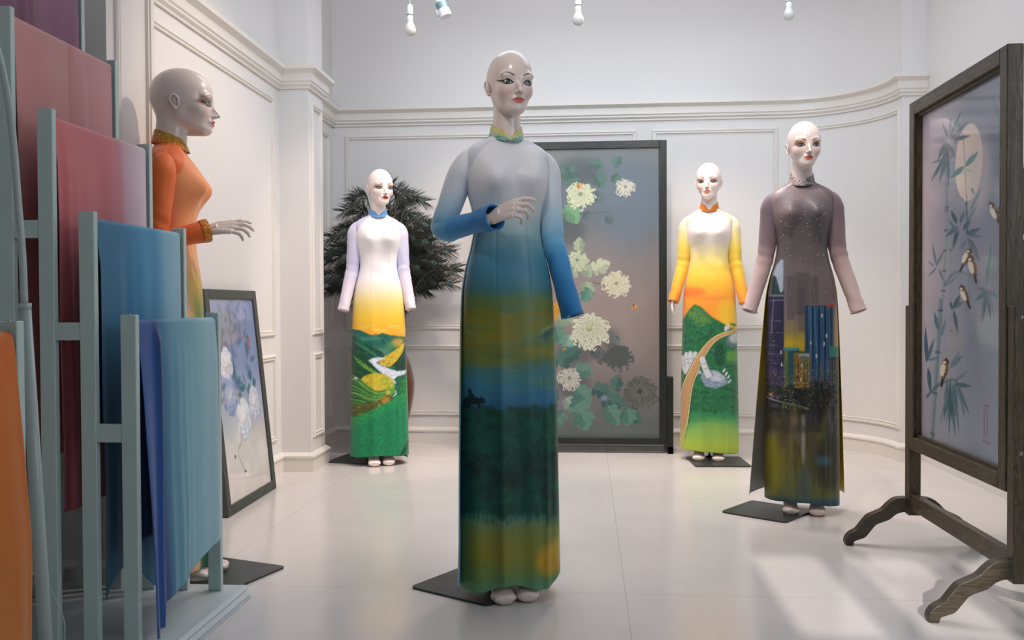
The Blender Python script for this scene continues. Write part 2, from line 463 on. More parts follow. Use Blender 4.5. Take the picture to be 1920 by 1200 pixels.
def lobed(cv, x, y, ang, L, col, vein, alpha=1.0, seed=0):
    """chrysanthemum leaf with rounded lobes, from stem point x,y"""
    r = np.random.RandomState(seed)
    for k, (a, l, o) in enumerate(((0, 1, 0), (.75, .62, .25), (-.75, .62, .25), (.5, .5, .5), (-.5, .5, .5), (1.2, .42, .1), (-1.2, .42, .1))):
        bx, by = x+L*o*math.cos(ang), y+L*o*math.sin(ang)
        aa = ang+a+r.uniform(-.1, .1); ll = L*l*(1-o*.4); W = ll*.55
        t = np.linspace(0, 1, 9); w = W*np.sin(PI*np.clip(t*.93+.02, 0, 1)**1.3)*.5
        c, s_ = math.cos(aa), math.sin(aa)
        pts = [(bx+ll*q*c-b*s_, by+ll*q*s_+b*c) for q, b in zip(t, w)]+[(bx+ll*q*c+b*s_, by+ll*q*s_-b*c) for q, b in zip(t, w)][::-1]
        cv.poly(pts, mixc(col, (20, 50, 50) if k % 2 else (210, 225, 200), .12), .5, alpha)
        cv.line([(bx, by), (bx+ll*.85*c, by+ll*.85*s_)], .7, .3, vein, .3, alpha*.7)
def mum(cv, x, y, R, cin, cout, dark, seed=0, n=110, alpha=1.0, droop=.12):
    """many-petalled chrysanthemum"""
    r = np.random.RandomState(seed)
    cv.ell(x, y, R*.80, R*.74, mixc(dark, cout, .25), R*.12, alpha*.95)
    n = int(n*1.5)
    for k in range(n):
        f = 1-k/n; a = k*2.39996+r.uniform(-.2, .2)
        rr = R*(.22+.84*f**.8)*r.uniform(.72, 1.08)
        cx, cy = x+R*.1*math.cos(a), y+R*.1*math.sin(a)-R*.03
        bend = r.choice((-1, 1))*r.uniform(.2, .75)*(0.4+f)
        p1 = (cx+rr*.55*math.cos(a), cy+rr*.5*math.sin(a))
        p2 = (cx+rr*math.cos(a+bend*.35), cy+rr*.92*math.sin(a+bend*.35)+droop*R*f)
        p3 = (cx+rr*.93*math.cos(a+bend*.62), cy+rr*.84*math.sin(a+bend*.62)+droop*R*f)
        s0 = (cx+rr*.25*math.cos(a), cy+rr*.25*math.sin(a))
        c = mixc(mixc(cin, cout, f*r.uniform(.4, 1)), dark, .22*(1-f)+.10*r.rand()); w = R*.088
        cv.line([s0, p1, p2, p3], w*1.45, w*.9, mixc(c, dark, .75), .2, alpha*.85)
        cv.line([s0, p1, p2, p3], w*.95, w*.55, c, .2, alpha)
def peony(cv, x, y, R, cin, cout, seed=0, sx=1.0, alpha=1.0):
    r = np.random.RandomState(seed)
    for ring, (rad, n, sz) in enumerate(((.72, 11, .42), (.5, 9, .38), (.3, 7, .3), (.1, 5, .24))):
        for k in range(n):
            a = 2*PI*k/n+r.uniform(-.3, .3)
            px, py = x+R*rad*math.cos(a)*sx, y+R*rad*math.sin(a)
            c = mixc(cout, cin, ring/3)
            cv.ell(px+.04*R*sx, py+.06*R, R*sz*sx, R*sz, mixc(c, (90, 110, 160), .4), R*.03, alpha*.7, wob=.16, n=14)
            cv.ell(px, py, R*sz*.9*sx, R*sz*.9, mixc(c, (255, 255, 255), r.uniform(0, .3)), R*.03, alpha, wob=.16, n=14)

# ---- silk of the dress in the middle: lake, forest and a buffalo
def cv_lake():
    c = Cv(830, 1070, 240, 1150, 1.3)
    c.vgrad([(240, (224, 224, 226)), (345, (222, 221, 224)), (395, (196, 206, 208)), (430, (150, 178, 182)), (470, (84, 146, 164)), (505, (66, 132, 158)), (540, (64, 122, 128)),
             (566, (96, 122, 66)), (585, (124, 122, 38)), (625, (132, 130, 44)), (650, (112, 122, 60)), (672, (96, 118, 60)), (690, (72, 124, 116)), (715, (60, 128, 146)),
             (748, (44, 116, 152)), (768, (34, 98, 124)), (772, (14, 78, 66)), (800, (12, 96, 74)), (860, (6, 56, 48)), (905, (4, 52, 46)), (960, (8, 72, 58)), (972, (84, 128, 110)),
             (1000, (112, 130, 66)), (1050, (128, 130, 42)), (1090, (96, 134, 78)), (1112, (84, 142, 110)), (1150, (84, 142, 110))])
    c.warp(9, 46, 11)
    r = np.random.RandomState(3)
    for k in range(9):
        y = r.uniform(575, 735); x = r.uniform(860, 1040)
        c.ell(x, y, r.uniform(30, 70), r.uniform(5, 11), ((150, 140, 36), (70, 126, 120), (96, 128, 70))[k % 3], 9, .45)
    c.ell(905, 640, 60, 14, (140, 128, 30), 10, .7)
    c.line([(855, 612), (900, 640), (950, 642), (1000, 628), (1050, 612)], 3, 4, (96, 142, 110), 2.5, .6)
    c.poly([(1000, 632), (1025, 618), (1052, 610), (1052, 622), (1030, 630), (1012, 640)], (40, 96, 92), 1.5, .8)
    c.line([(1005, 622), (1030, 612), (1052, 604)], 3, 3, (150, 190, 190), 1.5, .6)
    # forest band
    top = [(830+i*6, 767+4*math.sin(i*.9)+3*math.sin(i*2.3)-(6 if 860 < 830+i*6 < 900 else 0)) for i in range(41)]
    bot = [(830+i*6, 965+9*math.sin(i*.5)+5*math.sin(i*1.7)+(22 if i > 30 else 0)) for i in range(41)][::-1]
    c.poly(top+bot, (8, 70, 58), 2.5, .95)
    for k in range(160):
        x = r.uniform(835, 1065); y = r.uniform(775, 960)
        g = r.choice(3); c.ell(x, y, r.uniform(6, 18), r.uniform(4, 10), ((16, 104, 72), (4, 44, 40), (8, 84, 66))[g] if y < 850 or y > 915 else ((4, 40, 38), (6, 54, 46), (4, 34, 34))[g], 5, .45)
    for x in range(836, 1066, 8):
        c.line([(x, 950), (x+r.uniform(-2, 2), 972+r.uniform(4, 16)+(18 if x > 1010 else 0))], 7, 3, (10, 70, 58), 3, .7)
    c.ell(1022, 1062, 34, 30, (196, 150, 28), 12, .9); c.ell(1040, 1040, 18, 20, (186, 168, 60), 8, .7)
    c.ell(905, 1030, 40, 30, (138, 134, 40), 16, .6)
    hatch(c, [(840, 780), (1062, 776), (1062, 962), (840, 962)], 900, [(10, 96, 70), (4, 40, 36), (20, 118, 84), (6, 60, 50), (2, 30, 28)], 9, 3.0, 0, 31, .38, 1.5, 0, 1.0)
    hatch(c, [(840, 560), (1062, 560), (1062, 760), (840, 760)], 160, [(150, 146, 60), (60, 120, 120), (110, 130, 60), (40, 100, 130)], 46, 4.5, 0, 32, .22, .08, .05, 2.2)
    # rider on a buffalo
    k = (6, 24, 32)
    c.poly([(862, 766), (861, 754), (864, 747), (872, 744), (880, 745), (886, 748), (890, 748), (889, 743), (893, 747), (897, 750), (898, 756), (893, 757), (888, 757), (888, 768), (885, 768), (883, 760), (872, 760), (870, 768), (866, 768)], k, .4)
    c.poly([(868, 746), (869, 738), (868, 733), (870, 729), (873, 732), (873, 737), (878, 742), (876, 746)], k, .4)
    return c
# ---- terraced valley with a river
def cv_valley():
    c = Cv(640, 782, 390, 862, 2.4)
    c.vgrad([(390, (240, 234, 234)), (520, (240, 235, 236)), (545, (238, 226, 196)), (575, (240, 210, 110)), (600, (242, 196, 52)), (622, (240, 178, 50)), (640, (226, 156, 52)), (650, (110, 140, 60)), (700, (30, 100, 70)), (862, (10, 90, 60))])
    for k in range(10): c.ell(650+k*13, 618+6*math.sin(k*1.7), 9, 3.5, (246, 206, 90), 2.5, .6)
    DK, MD, LT, YG, GD = (8, 52, 40), (18, 96, 66), (60, 150, 70), (150, 190, 60), (222, 190, 60)
    far = [(640, 622), (655, 619), (672, 622), (688, 630), (700, 632), (712, 627), (728, 632), (745, 634), (760, 636), (782, 622), (782, 700), (640, 700)]
    c.poly(far, (26, 98, 84), 1); hatch(c, far, 260, [(20, 80, 74), (50, 130, 104), (14, 66, 56), (34, 110, 90)], 12, 2.2, .55, 1, .6, .3)
    c.ell(742, 646, 13, 9, (226, 164, 66), 5, .8); c.ell(727, 652, 10, 8, (90, 150, 80), 5, .6); c.ell(690, 637, 22, 4, (76, 150, 116), 3, .6); c.ell(712, 664, 16, 9, (120, 170, 130), 6, .55)
    ridge = [(640, 628), (652, 630), (668, 640), (690, 652), (712, 664), (716, 676), (700, 690), (640, 700)]
    c.poly(ridge, (10, 74, 58), 1.2); hatch(c, ridge, 330, [DK, MD, (12, 84, 66), (40, 120, 80), (6, 44, 38)], 11, 1.7, .62, 2, .8, .25, .1)
    for k in range(6): c.line([(646+k*9, 634+k*5), (668+k*8, 650+k*5), (694+k*4, 668+k*2)], 1.6, .7, (70, 150, 104), .5, .6)
    rr_ = [(782, 606), (768, 622), (757, 640), (748, 655), (736, 668), (722, 676), (740, 700), (782, 712)]
    c.poly(rr_, (12, 60, 44), 1); hatch(c, rr_, 260, [DK, (10, 74, 52), (30, 104, 60), (6, 40, 32)], 9, 1.6, -.75, 3, .8, .25)
    gp = [(702, 680), (716, 672), (732, 663), (748, 650), (757, 646), (752, 664), (740, 680), (726, 692), (712, 690)]
    c.poly(gp, (214, 178, 50), 1); hatch(c, gp, 130, [(236, 214, 90), (180, 170, 50), (120, 140, 40), (70, 100, 34)], 7, 1.1, -.75, 4, .85, .2)
    # river
    rv = [(684, 679), (694, 674), (708, 673), (718, 675), (708, 678), (700, 683), (710, 688), (724, 695), (738, 700), (752, 700), (762, 699), (756, 707), (740, 711), (733, 716), (738, 722), (733, 730), (740, 744), (731, 750), (727, 734), (731, 722), (726, 712), (712, 706), (700, 698), (690, 689)]
    c.poly(rv, (218, 224, 236), .8); hatch(c, rv, 110, [(248, 248, 250), (150, 176, 208), (190, 196, 214), (110, 140, 180)], 7, 1.1, .55, 5, .85, .25)
    hatch(c, [(728, 706), (764, 698), (758, 708), (738, 722), (742, 746), (730, 746)], 60, [(60, 124, 180), (236, 242, 250), (40, 90, 130)], 5, 1.1, -.1, 6, .85, .4)
    # terraces: stacked curved rims
    tr = [(640, 662), (656, 660), (676, 670), (690, 684), (706, 700), (716, 708), (704, 716), (676, 716), (640, 716)]
    c.poly(tr, (12, 70, 42), 1)
    for k in range(17):
        x = 660+k*3.1; y = 672+k*2.25
        c.line([(x, y), (x+4, y+7), (x+8, y+13), (x+15, y+17)], 2.2, 1.1, (YG, (104, 170, 56), (60, 140, 56))[k % 3], .3, .95); c.line([(x+1.6, y), (x+5.6, y+7), (x+9.6, y+13)], .9, .6, (6, 36, 26), .2, .9)
    for k in range(11):
        y = 668+k*4.6; c.line([(641, y), (652, y+1.5+k*.2), (664, y+6), (676+k*.8, y+13)], 1.9, .9, ((26, 130, 64), DK, (14, 90, 56))[k % 3], .3, .9)
    fld = [(672, 714), (684, 706), (700, 703), (716, 706), (728, 714), (732, 724), (722, 733), (704, 737), (686, 731), (678, 722)]
    c.poly(fld, (206, 184, 48), 1, 1, 4); hatch(c, fld, 90, [(232, 208, 74), (170, 166, 44), (186, 196, 70)], 8, 1.3, .1, 7, .7, .3)
    for j in range(9):   # rims rolling down to the left
        o_ = j*7.2; hue = ((30, 132, 58), (120, 184, 56), (16, 100, 50), (70, 156, 56))[j % 4]
        P_ = [(640, 712+o_), (652, 708+o_*.95), (668, 716+o_*.8), (684, 730+o_*.62), (704, 741+o_*.36), (724, 736+o_*.25), (735, 724+o_*.30)]
        c.line(P_, 6.0, 3.2, mixc(hue, DK, .25), .8, .95); c.line([(x, y-1.8) for x, y in P_], 1.5, .9, mixc(hue, (214, 226, 100), .45), .3, .9); c.line([(x, y+2.4) for x, y in P_], 1.3, .9, (5, 32, 24), .3, .95)
    for cx_, cy_, q_ in ((716, 718, .9), (728, 728, .8), (722, 740, .8)): c.ell(cx_, cy_, 7*q_, 8*q_, (126, 172, 56), .8, .95); c.ell(cx_, cy_+.5, 5*q_, 6*q_, (206, 196, 70), 1.2, .8)
    lowb = [(640, 766), (668, 762), (700, 754), (724, 744), (732, 752), (716, 764), (690, 776), (664, 788), (640, 796)]
    c.poly(lowb, (84, 84, 32), 1.5, .9); hatch(c, lowb, 140, [(150, 130, 46), (40, 60, 30), (110, 100, 36), (196, 140, 50)], 11, 1.5, -.45, 8, .8, .15); c.ell(718, 757, 8, 8, (222, 156, 54), 3, .75)
    rb_ = [(738, 734), (748, 718), (764, 708), (782, 704), (782, 750), (742, 758)]
    c.poly(rb_, (20, 118, 58), 1); hatch(c, rb_, 140, [(50, 160, 76), DK, (14, 90, 50), (90, 180, 80)], 8, 1.6, -.5, 9, .8, .4)
    c.ell(662, 713, 3.6, 3, (196, 204, 214), .5); c.line([(657, 717), (668, 717)], 2, 1.5, (90, 100, 110), .4, .9)
    hatch(c, [(640, 664), (782, 664), (782, 800), (640, 800)], 420, [DK, (10, 60, 44), (26, 110, 60)], 3, 1.0, .3, 10, .45, 1.2)
    # grass in front
    c.poly([(640, 796), (660, 786), (690, 774), (715, 762), (742, 748), (782, 730), (782, 862), (640, 862)], (16, 138, 84), 2)
    r = np.random.RandomState(5)
    for k in range(1500):
        t = r.rand(); x = 640+142*r.rand(); yt = 797-(x-640)*.46
        y = yt+(862-yt)*t**.8-2; a = -PI/2+r.uniform(-.9, .9); l = r.uniform(3, 6)
        g = r.rand(); col = mixc((110, 200, 70), (10, 120, 80), min(1, (y-yt)/26+.2*g)); col = mixc(col, (4, 84, 60), .6 if g > .7 else 0)
        c.line([(x, y), (x+l*math.cos(a), y+l*math.sin(a))], 1.6, .4, col, 0, .8)
    c.poly([(742, 862), (760, 838), (768, 815), (782, 790), (782, 800), (772, 830), (752, 862)], (6, 60, 44), 2, .8)
    return c
# ---- mountain bridge carried by stone hands (plain stone hands)
def cv_bridge():
    c = Cv(1262, 1402, 384, 852, 2.6)
    c.vgrad([(384, (236, 226, 222)), (452, (238, 228, 220)), (480, (240, 222, 150)), (505, (244, 206, 84)), (530, (246, 186, 50)), (555, (242, 160, 50)), (600, (236, 140, 44)), (640, (200, 150, 50)), (760, (20, 110, 76)), (800, (70, 150, 84)), (815, (150, 184, 76)), (852, (170, 194, 60))])
    c.ell(1290, 548, 34, 9, (238, 112, 44), 6, .8); c.ell(1340, 560, 40, 4, (238, 130, 50), 4, .6); c.ell(1370, 590, 26, 30, (234, 196, 50), 12, .8)
    c.poly([(1262, 606), (1282, 598), (1296, 578), (1304, 571), (1314, 575), (1334, 594), (1358, 608), (1378, 622), (1402, 624), (1402, 770), (1262, 770)], (28, 100, 62), 2)
    c.poly([(1290, 590), (1304, 572), (1322, 586), (1336, 604), (1310, 612)], (96, 136, 60), 5, .7)
    r = np.random.RandomState(8)
    for k in range(420):
        x = r.uniform(1262, 1402); y = r.uniform(606, 775)
        c.ell(x, y, r.uniform(1.5, 4), r.uniform(1.2, 3), ((16, 84, 54), (10, 62, 46), (40, 128, 70), (22, 110, 74))[r.randint(4)], 1.2, .6)
    c.ell(1372, 668, 14, 12, (110, 160, 60), 5, .7); c.ell(1350, 664, 10, 22, (8, 60, 44), 4, .8)
    hatch(c, [(1262, 612), (1304, 576), (1378, 624), (1402, 630), (1402, 790), (1262, 790)], 1500, [(16, 84, 54), (8, 58, 44), (46, 136, 76), (22, 110, 74), (10, 70, 60), (70, 150, 84)], 4, 1.5, -1.2, 4, .6, .9)
    hatch(c, [(1290, 592), (1304, 572), (1322, 586), (1336, 604), (1310, 616)], 120, [(110, 150, 66), (60, 120, 56), (150, 170, 70)], 5, 1.3, -1, 5, .6, .6)
    st, sd = (196, 199, 204), (96, 110, 120)
    # far hand
    c.ell(1374, 638, 14, 13, sd, 2, .9); c.ell(1376, 634, 10, 9, st, 3, .8)
    for x, y in ((1360, 616), (1364, 613), (1377, 624)): c.ell(x, y, 2.4, 6, st, .6)
    # near hand: fingers
    for x, y, l, w in ((1281.5, 672, 17, 4.2), (1288, 665, 22, 4.2), (1296, 664, 23, 5), (1305, 664, 21, 4.6)):
        c.line([(x, y), (x+2, y+l), (x+8, y+l*1.7)], w*2, w*2.1, sd, .5); c.line([(x-.3, y-.3), (x+1.6, y+l), (x+7, y+l*1.7)], w*1.7, w*1.7, st, .6)
        c.ell(x, y-1, w*.86, w*1.05, st, .4)
        for q in (.35, .7): c.line([(x-w*.6+q*2, y+l*q), (x+w*.7+q*2, y+l*q+.8)], 1, 1, sd, .4, .9)
    c.poly([(1286, 690), (1304, 684), (1310, 704), (1294, 708)], st, 1.5)
    c.poly([(1314, 704), (1322, 694), (1340, 692), (1356, 702), (1366, 716), (1356, 722), (1340, 727), (1322, 722)], (120, 138, 160), 1.6)
    c.poly([(1326, 698), (1344, 694), (1360, 706), (1352, 714), (1334, 712)], (190, 200, 210), 2.4, .85)
    for x, y in ((1359, 690), (1363, 696), (1367, 702), (1369, 710)): c.line([(x-4, y+6), (x, y)], 4, 3, st, .5)
    hatch(c, [(1314, 704), (1322, 694), (1340, 692), (1356, 702), (1366, 716), (1356, 722), (1340, 727), (1322, 722)], 160, [(180, 192, 204), (96, 114, 136), (140, 156, 176), (70, 88, 108)], 6, 1.3, .3, 6, .6, .7)
    hatch(c, [(1277, 668), (1312, 662), (1312, 708), (1284, 706)], 60, [(120, 130, 138), (226, 228, 230)], 4, .8, 1.3, 7, .5, .5)
    # walkway
    c.line([(1270, 840), (1281, 790), (1288, 730), (1303, 690), (1322, 655), (1345, 632), (1380, 620)], 25, 7, (60, 82, 58), .6)
    c.line([(1270, 840), (1281, 790), (1289, 730), (1303, 690), (1322, 655), (1345, 632), (1380, 620)], 20, 5, (184, 142, 98), .6)
    for off, col in ((-9.5, (224, 214, 130)), (9.5, (228, 220, 150)), (11.6, (40, 70, 56))):
        c.line([(1270+off, 840), (1281+off, 790), (1289+off*.95, 730), (1303+off*.8, 692), (1322+off*.55, 656+off*.2), (1345+off*.2, 632+off*.35), (1380, 620+off*.3)], 1.6, 1, col, .3)
    for k in range(26):
        y = 700+k*5.2; x = 1299-k*.95; c.line([(x-7, y), (x+8, y+1.5)], .6, .6, (140, 104, 70), .3, .5)
    # the thumb in front of the walkway
    c.line([(1319, 675), (1324, 690), (1332, 706)], 11, 14, sd, .5); c.line([(1318.5, 674), (1323, 690), (1331, 706)], 9.6, 12, st, .6); c.ell(1318, 673, 5, 6, st, .4)
    c.line([(1316, 682), (1325, 680)], 1, 1, sd, .4, .8); c.line([(1319, 692), (1328, 689)], 1, 1, sd, .4, .8)
    # mist
    c.ell(1342, 812, 60, 26, (140, 176, 80), 14, .8); c.rect(1262, 822, 1402, 852, (164, 190, 66), 6, .85)
    c.line([(1270, 840), (1277, 805)], 18, 18, (196, 176, 90), 2, .6)
    return c
# ---- city at night over a river
def cv_city():
    c = Cv(1404, 1596, 340, 950, 2.2)
    c.vgrad([(340, (134, 116, 118)), (420, (110, 100, 104)), (470, (108, 100, 100)), (540, (122, 112, 112)), (590, (134, 120, 118)), (620, (150, 136, 90)), (640, (196, 170, 50)), (655, (200, 172, 50)), (660, (30, 46, 50)), (752, (30, 34, 34)), (765, (60, 56, 44)), (830, (92, 82, 50)), (870, (110, 104, 40)), (925, (96, 110, 66)), (935, (50, 84, 110)), (950, (50, 80, 108))])
    r = np.random.RandomState(12)
    c.ell(1455, 400, 40, 22, (150, 128, 126), 14, .6); c.ell(1530, 395, 24, 26, (90, 88, 96), 12, .5); c.ell(1570, 610, 16, 40, (196, 158, 130), 12, .8)
    for x0, y0, x1, y1, a in ((1480, 518, 1494, 600, .35), (1495, 512, 1520, 590, .4), (1522, 520, 1536, 570, .35), (1500, 540, 1512, 620, .3)):
        c.rect(x0, y0, x1, y1, (70, 66, 74), 1.5, a)
    def win(x0, y0, x1, y1, n, cols, s=.9):
        for k in range(n): 
            x, y = r.uniform(x0, x1), r.uniform(y0, y1); c.rect(x, y, x+s*1.1, y+s, cols[r.randint(len(cols))], 0, .9)
    # tall tower
    c.poly([(1453, 560), (1455, 530), (1462, 500), (1470, 487), (1475, 488), (1475, 560)], (30, 66, 72), .6)
    c.poly([(1456, 514), (1463, 496), (1471, 486), (1475, 488), (1474, 545), (1469, 550), (1462, 520)], (176, 190, 206), 1)
    win(1460, 492, 1474, 545, 80, [(220, 228, 236), (120, 136, 160)], .8)
    c.rect(1444, 552, 1475, 760, (54, 52, 84), .5); c.rect(1444, 552, 1475, 556, (140, 150, 150), .5, .8); c.rect(1444, 562, 1475, 564, (150, 160, 176), .4, .7)
    for y in range(560, 720, 5): c.rect(1444, y, 1475, y+1, (36, 36, 64), .3, .7)
    for y in (600, 622, 638, 645, 662): win(1446, y, 1474, y+2, 10, [(214, 220, 236)], .9)
    c.line([(1457, 560), (1455, 590), (1453, 625)], 1, 1, (210, 216, 226), .2, .7)
    # striped tower
    c.rect(1512, 573, 1564, 712, (34, 70, 104), .5); c.rect(1553, 571, 1565, 577, (196, 60, 40), 1)
    for k in range(14): c.rect(1514+k*3.7, 574, 1515.2+k*3.7, 712, (110, 160, 196) if k % 3 else (16, 36, 60), .3, .8)
    for x, y in ((1541, 588), (1521, 638), (1549, 625), (1545, 640), (1531, 662)): c.rect(x, y, x+2, y+7, (230, 234, 220), .3)
    # middle blocks
    c.rect(1474, 652, 1502, 725, (28, 86, 88), .5); c.rect(1474, 650, 1500, 656, (80, 150, 150), .6); c.rect(1476, 656, 1482, 722, (120, 120, 60), .5)
    c.rect(1492, 660, 1520, 725, (150, 116, 50), .6); c.rect(1501, 662, 1520, 667, (150, 190, 210), .5)
    for k in range(5): c.rect(1494+k*5.2, 666, 1495.4+k*5.2, 722, (70, 60, 40), .3, .7)
    c.rect(1506, 664, 1512, 690, (90, 120, 130), .5, .7)
    win(1492, 666, 1520, 720, 150, [(230, 190, 90), (250, 230, 170), (60, 50, 30)])
    for x, y in ((1469, 656), (1470, 680), (1505, 680), (1504, 706), (1512, 690)): c.rect(x, y, x+2, y+6, (240, 236, 210), .3)
    c.rect(1556, 652, 1596, 760, (50, 60, 72), .5); c.rect(1556, 648, 1596, 668, (60, 150, 140), 1.5, .85); c.rect(1572, 690, 1596, 745, (100, 90, 84), 1, .6)
    for k in range(6): 
        for j in range(16): c.rect(1548+k*5, 674+j*4.3, 1549.4+k*5, 675.6+j*4.3, (190, 206, 224), 0, .75)
    c.rect(1444, 690, 1476, 745, (74, 62, 96), 1.5, .7); win(1444, 655, 1478, 745, 160, [(206, 200, 220), (230, 190, 110), (120, 170, 230)])
    win(1475, 690, 1596, 750, 360, [(236, 220, 170), (170, 190, 190), (240, 190, 90), (60, 110, 110), (24, 30, 30)])
    c.ell(1452, 735, 3, 8, (250, 180, 90), 1.5)
    # trees and banks
    for k in range(170): c.ell(r.uniform(1410, 1596), r.uniform(722, 772), r.uniform(3, 8), r.uniform(2, 5), ((20, 26, 24), (48, 52, 34), (30, 40, 34))[r.randint(3)], 2, .7)
    c.line([(1444, 745), (1470, 752), (1500, 758), (1520, 764)], 1.6, 1, (230, 226, 210), .4, .85); win(1446, 742, 1520, 764, 60, [(250, 236, 200)], 1.1)
    c.poly([(1516, 770), (1530, 760), (1560, 775), (1572, 790), (1566, 812), (1530, 806), (1516, 796)], (40, 42, 50), 2, .9); win(1556, 720, 1595, 800, 70, [(180, 210, 160), (236, 220, 170)])
    hatch(c, [(1444, 700), (1596, 700), (1596, 765), (1444, 765)], 420, [(20, 26, 26), (60, 60, 36), (34, 44, 40), (96, 90, 50)], 5, 1.6, 1.57, 20, .6, .5)
    win(1444, 700, 1596, 762, 420, [(244, 226, 170), (180, 200, 206), (240, 186, 90), (120, 170, 170)], .8)
    for k in range(34): x = r.uniform(1476, 1594); c.rect(x, 668+r.uniform(0, 30), x+r.uniform(1, 2.4), 700+r.uniform(0, 36), ((26, 34, 40), (96, 110, 116), (150, 126, 70), (40, 70, 80))[k % 4], .3, .55)
    # reflections
    hatch(c, [(1444, 770), (1596, 770), (1596, 925), (1444, 925)], 520, [(150, 124, 56), (70, 76, 60), (40, 42, 38), (112, 120, 66), (120, 130, 134), (60, 56, 50)], 22, 2.4, 1.57, 21, .30, .06, 0, 1.2)
    for k in range(26):
        x = r.uniform(1444, 1590); y = r.uniform(775, 840); c.ell(x, y, r.uniform(2, 6), r.uniform(12, 34), ((150, 124, 60), (120, 120, 120), (40, 40, 40), (110, 130, 60))[k % 4], 4, .5)
    c.ell(1509, 820, 3, 50, (196, 200, 210), 3, .8); c.ell(1495, 800, 3, 24, (150, 160, 170), 3, .5)
    c.ell(1452, 870, 22, 60, (150, 140, 30), 12, .75); c.ell(1556, 860, 36, 50, (56, 60, 50), 14, .8); c.ell(1545, 858, 14, 9, (80, 130, 160), 5, .6); c.ell(1582, 850, 20, 4, (60, 40, 30), 4, .5)
    c.ell(1510, 905, 12, 40, (86, 104, 110), 7, .7); c.ell(1490, 800, 60, 8, (60, 52, 40), 5, .5)
    return c
# ---- left artwork: pale peonies on blue
def cv_peony(tf, u0, u1, v0, v1):
    c = Cv(u0, u1, v0, v1, 330, tf)
    r = np.random.RandomState(4)
    U = lambda p: p
    H, W = c.h, c.w
    c.vgrad([(v0, (128, 146, 186)), (v0+(v1-v0)*.35, (140, 154, 190)), (v0+(v1-v0)*.55, (176, 184, 204)), (v0+(v1-v0)*.72, (214, 208, 208)), (v1, (224, 216, 210))])
    c.mod(.16, .22, 3); c.warp(.06, .3, 6)
    def E(x, y, rx, ry, col, soft, al, rot=0):
        p = c.c([(x, y)])[0]; k = Cv.__new__(Cv); k.__dict__ = dict(c.__dict__); k.tf = None; k.x0 = k.y0 = 0; k.s = 1; k.a = c.a
        k.ell(p[0], p[1], rx, ry, col, soft, al, rot)
    k = Cv.__new__(Cv); k.__dict__ = dict(c.__dict__); k.tf = None; k.x0 = k.y0 = 0; k.s = 1; k.a = c.a
    q = lambda x, y: tuple(c.c([(x, y)])[0])
    for n in range(70):
        x, y = r.uniform(410, 470), r.uniform(575, 760); p = q(x, y)
        leaf(k, p[0], p[1], r.uniform(0, 6.28), r.uniform(14, 34), r.uniform(6, 12), ((66, 92, 140), (90, 112, 160), (60, 104, 130))[n % 3], None, .5, 1.5)
    k.line([q(432, 550), q(430, 600), q(440, 700), q(458, 760)], 3, 2, (70, 76, 96), 1, .7)
    for x, y in ((470, 715), (468, 740), (455, 735), (476, 728)):
        for j in range(3): p = q(x, y); leaf(k, p[0], p[1], r.uniform(3.8, 5.6), 20, 8, (50, 110, 130), None, .8, .8)
    for (x, y, R, ci, co, al) in ((424, 684, 26, (250, 236, 230), (226, 228, 244), 1), (432, 745, 27, (180, 190, 222), (140, 156, 204), .9), (457, 785, 31, (250, 246, 246), (226, 230, 242), 1), (476, 755, 26, (238, 234, 236), (206, 210, 230), .9)):
        p = q(x, y); peony(k, p[0], p[1], R, ci, co, int(x), .9, al)
    for (x, y, R) in ((447, 820, 10), (463, 880, 14)): p = q(x, y); k.ell(p[0], p[1], R, R, (236, 236, 232), 4, .6)
    k.line([q(450, 800), q(452, 830), q(446, 850), q(460, 885)], 1.4, 1, (96, 90, 90), .6, .8)
    p = q(441, 857); k.ell(p[0], p[1], 3, 3, (180, 40, 30), .5); p = q(460, 884); k.ell(p[0], p[1], 4, 2, (30, 70, 80), .5)
    a = q(465, 641); k.rect(a[0]-6, a[1]-9, a[0]+6, a[1]+12, (150, 90, 96), 1, .85); k.rect(a[0]-2, a[1]-5, a[0]+2, a[1]+8, (190, 160, 170), 1, .6)
    return c
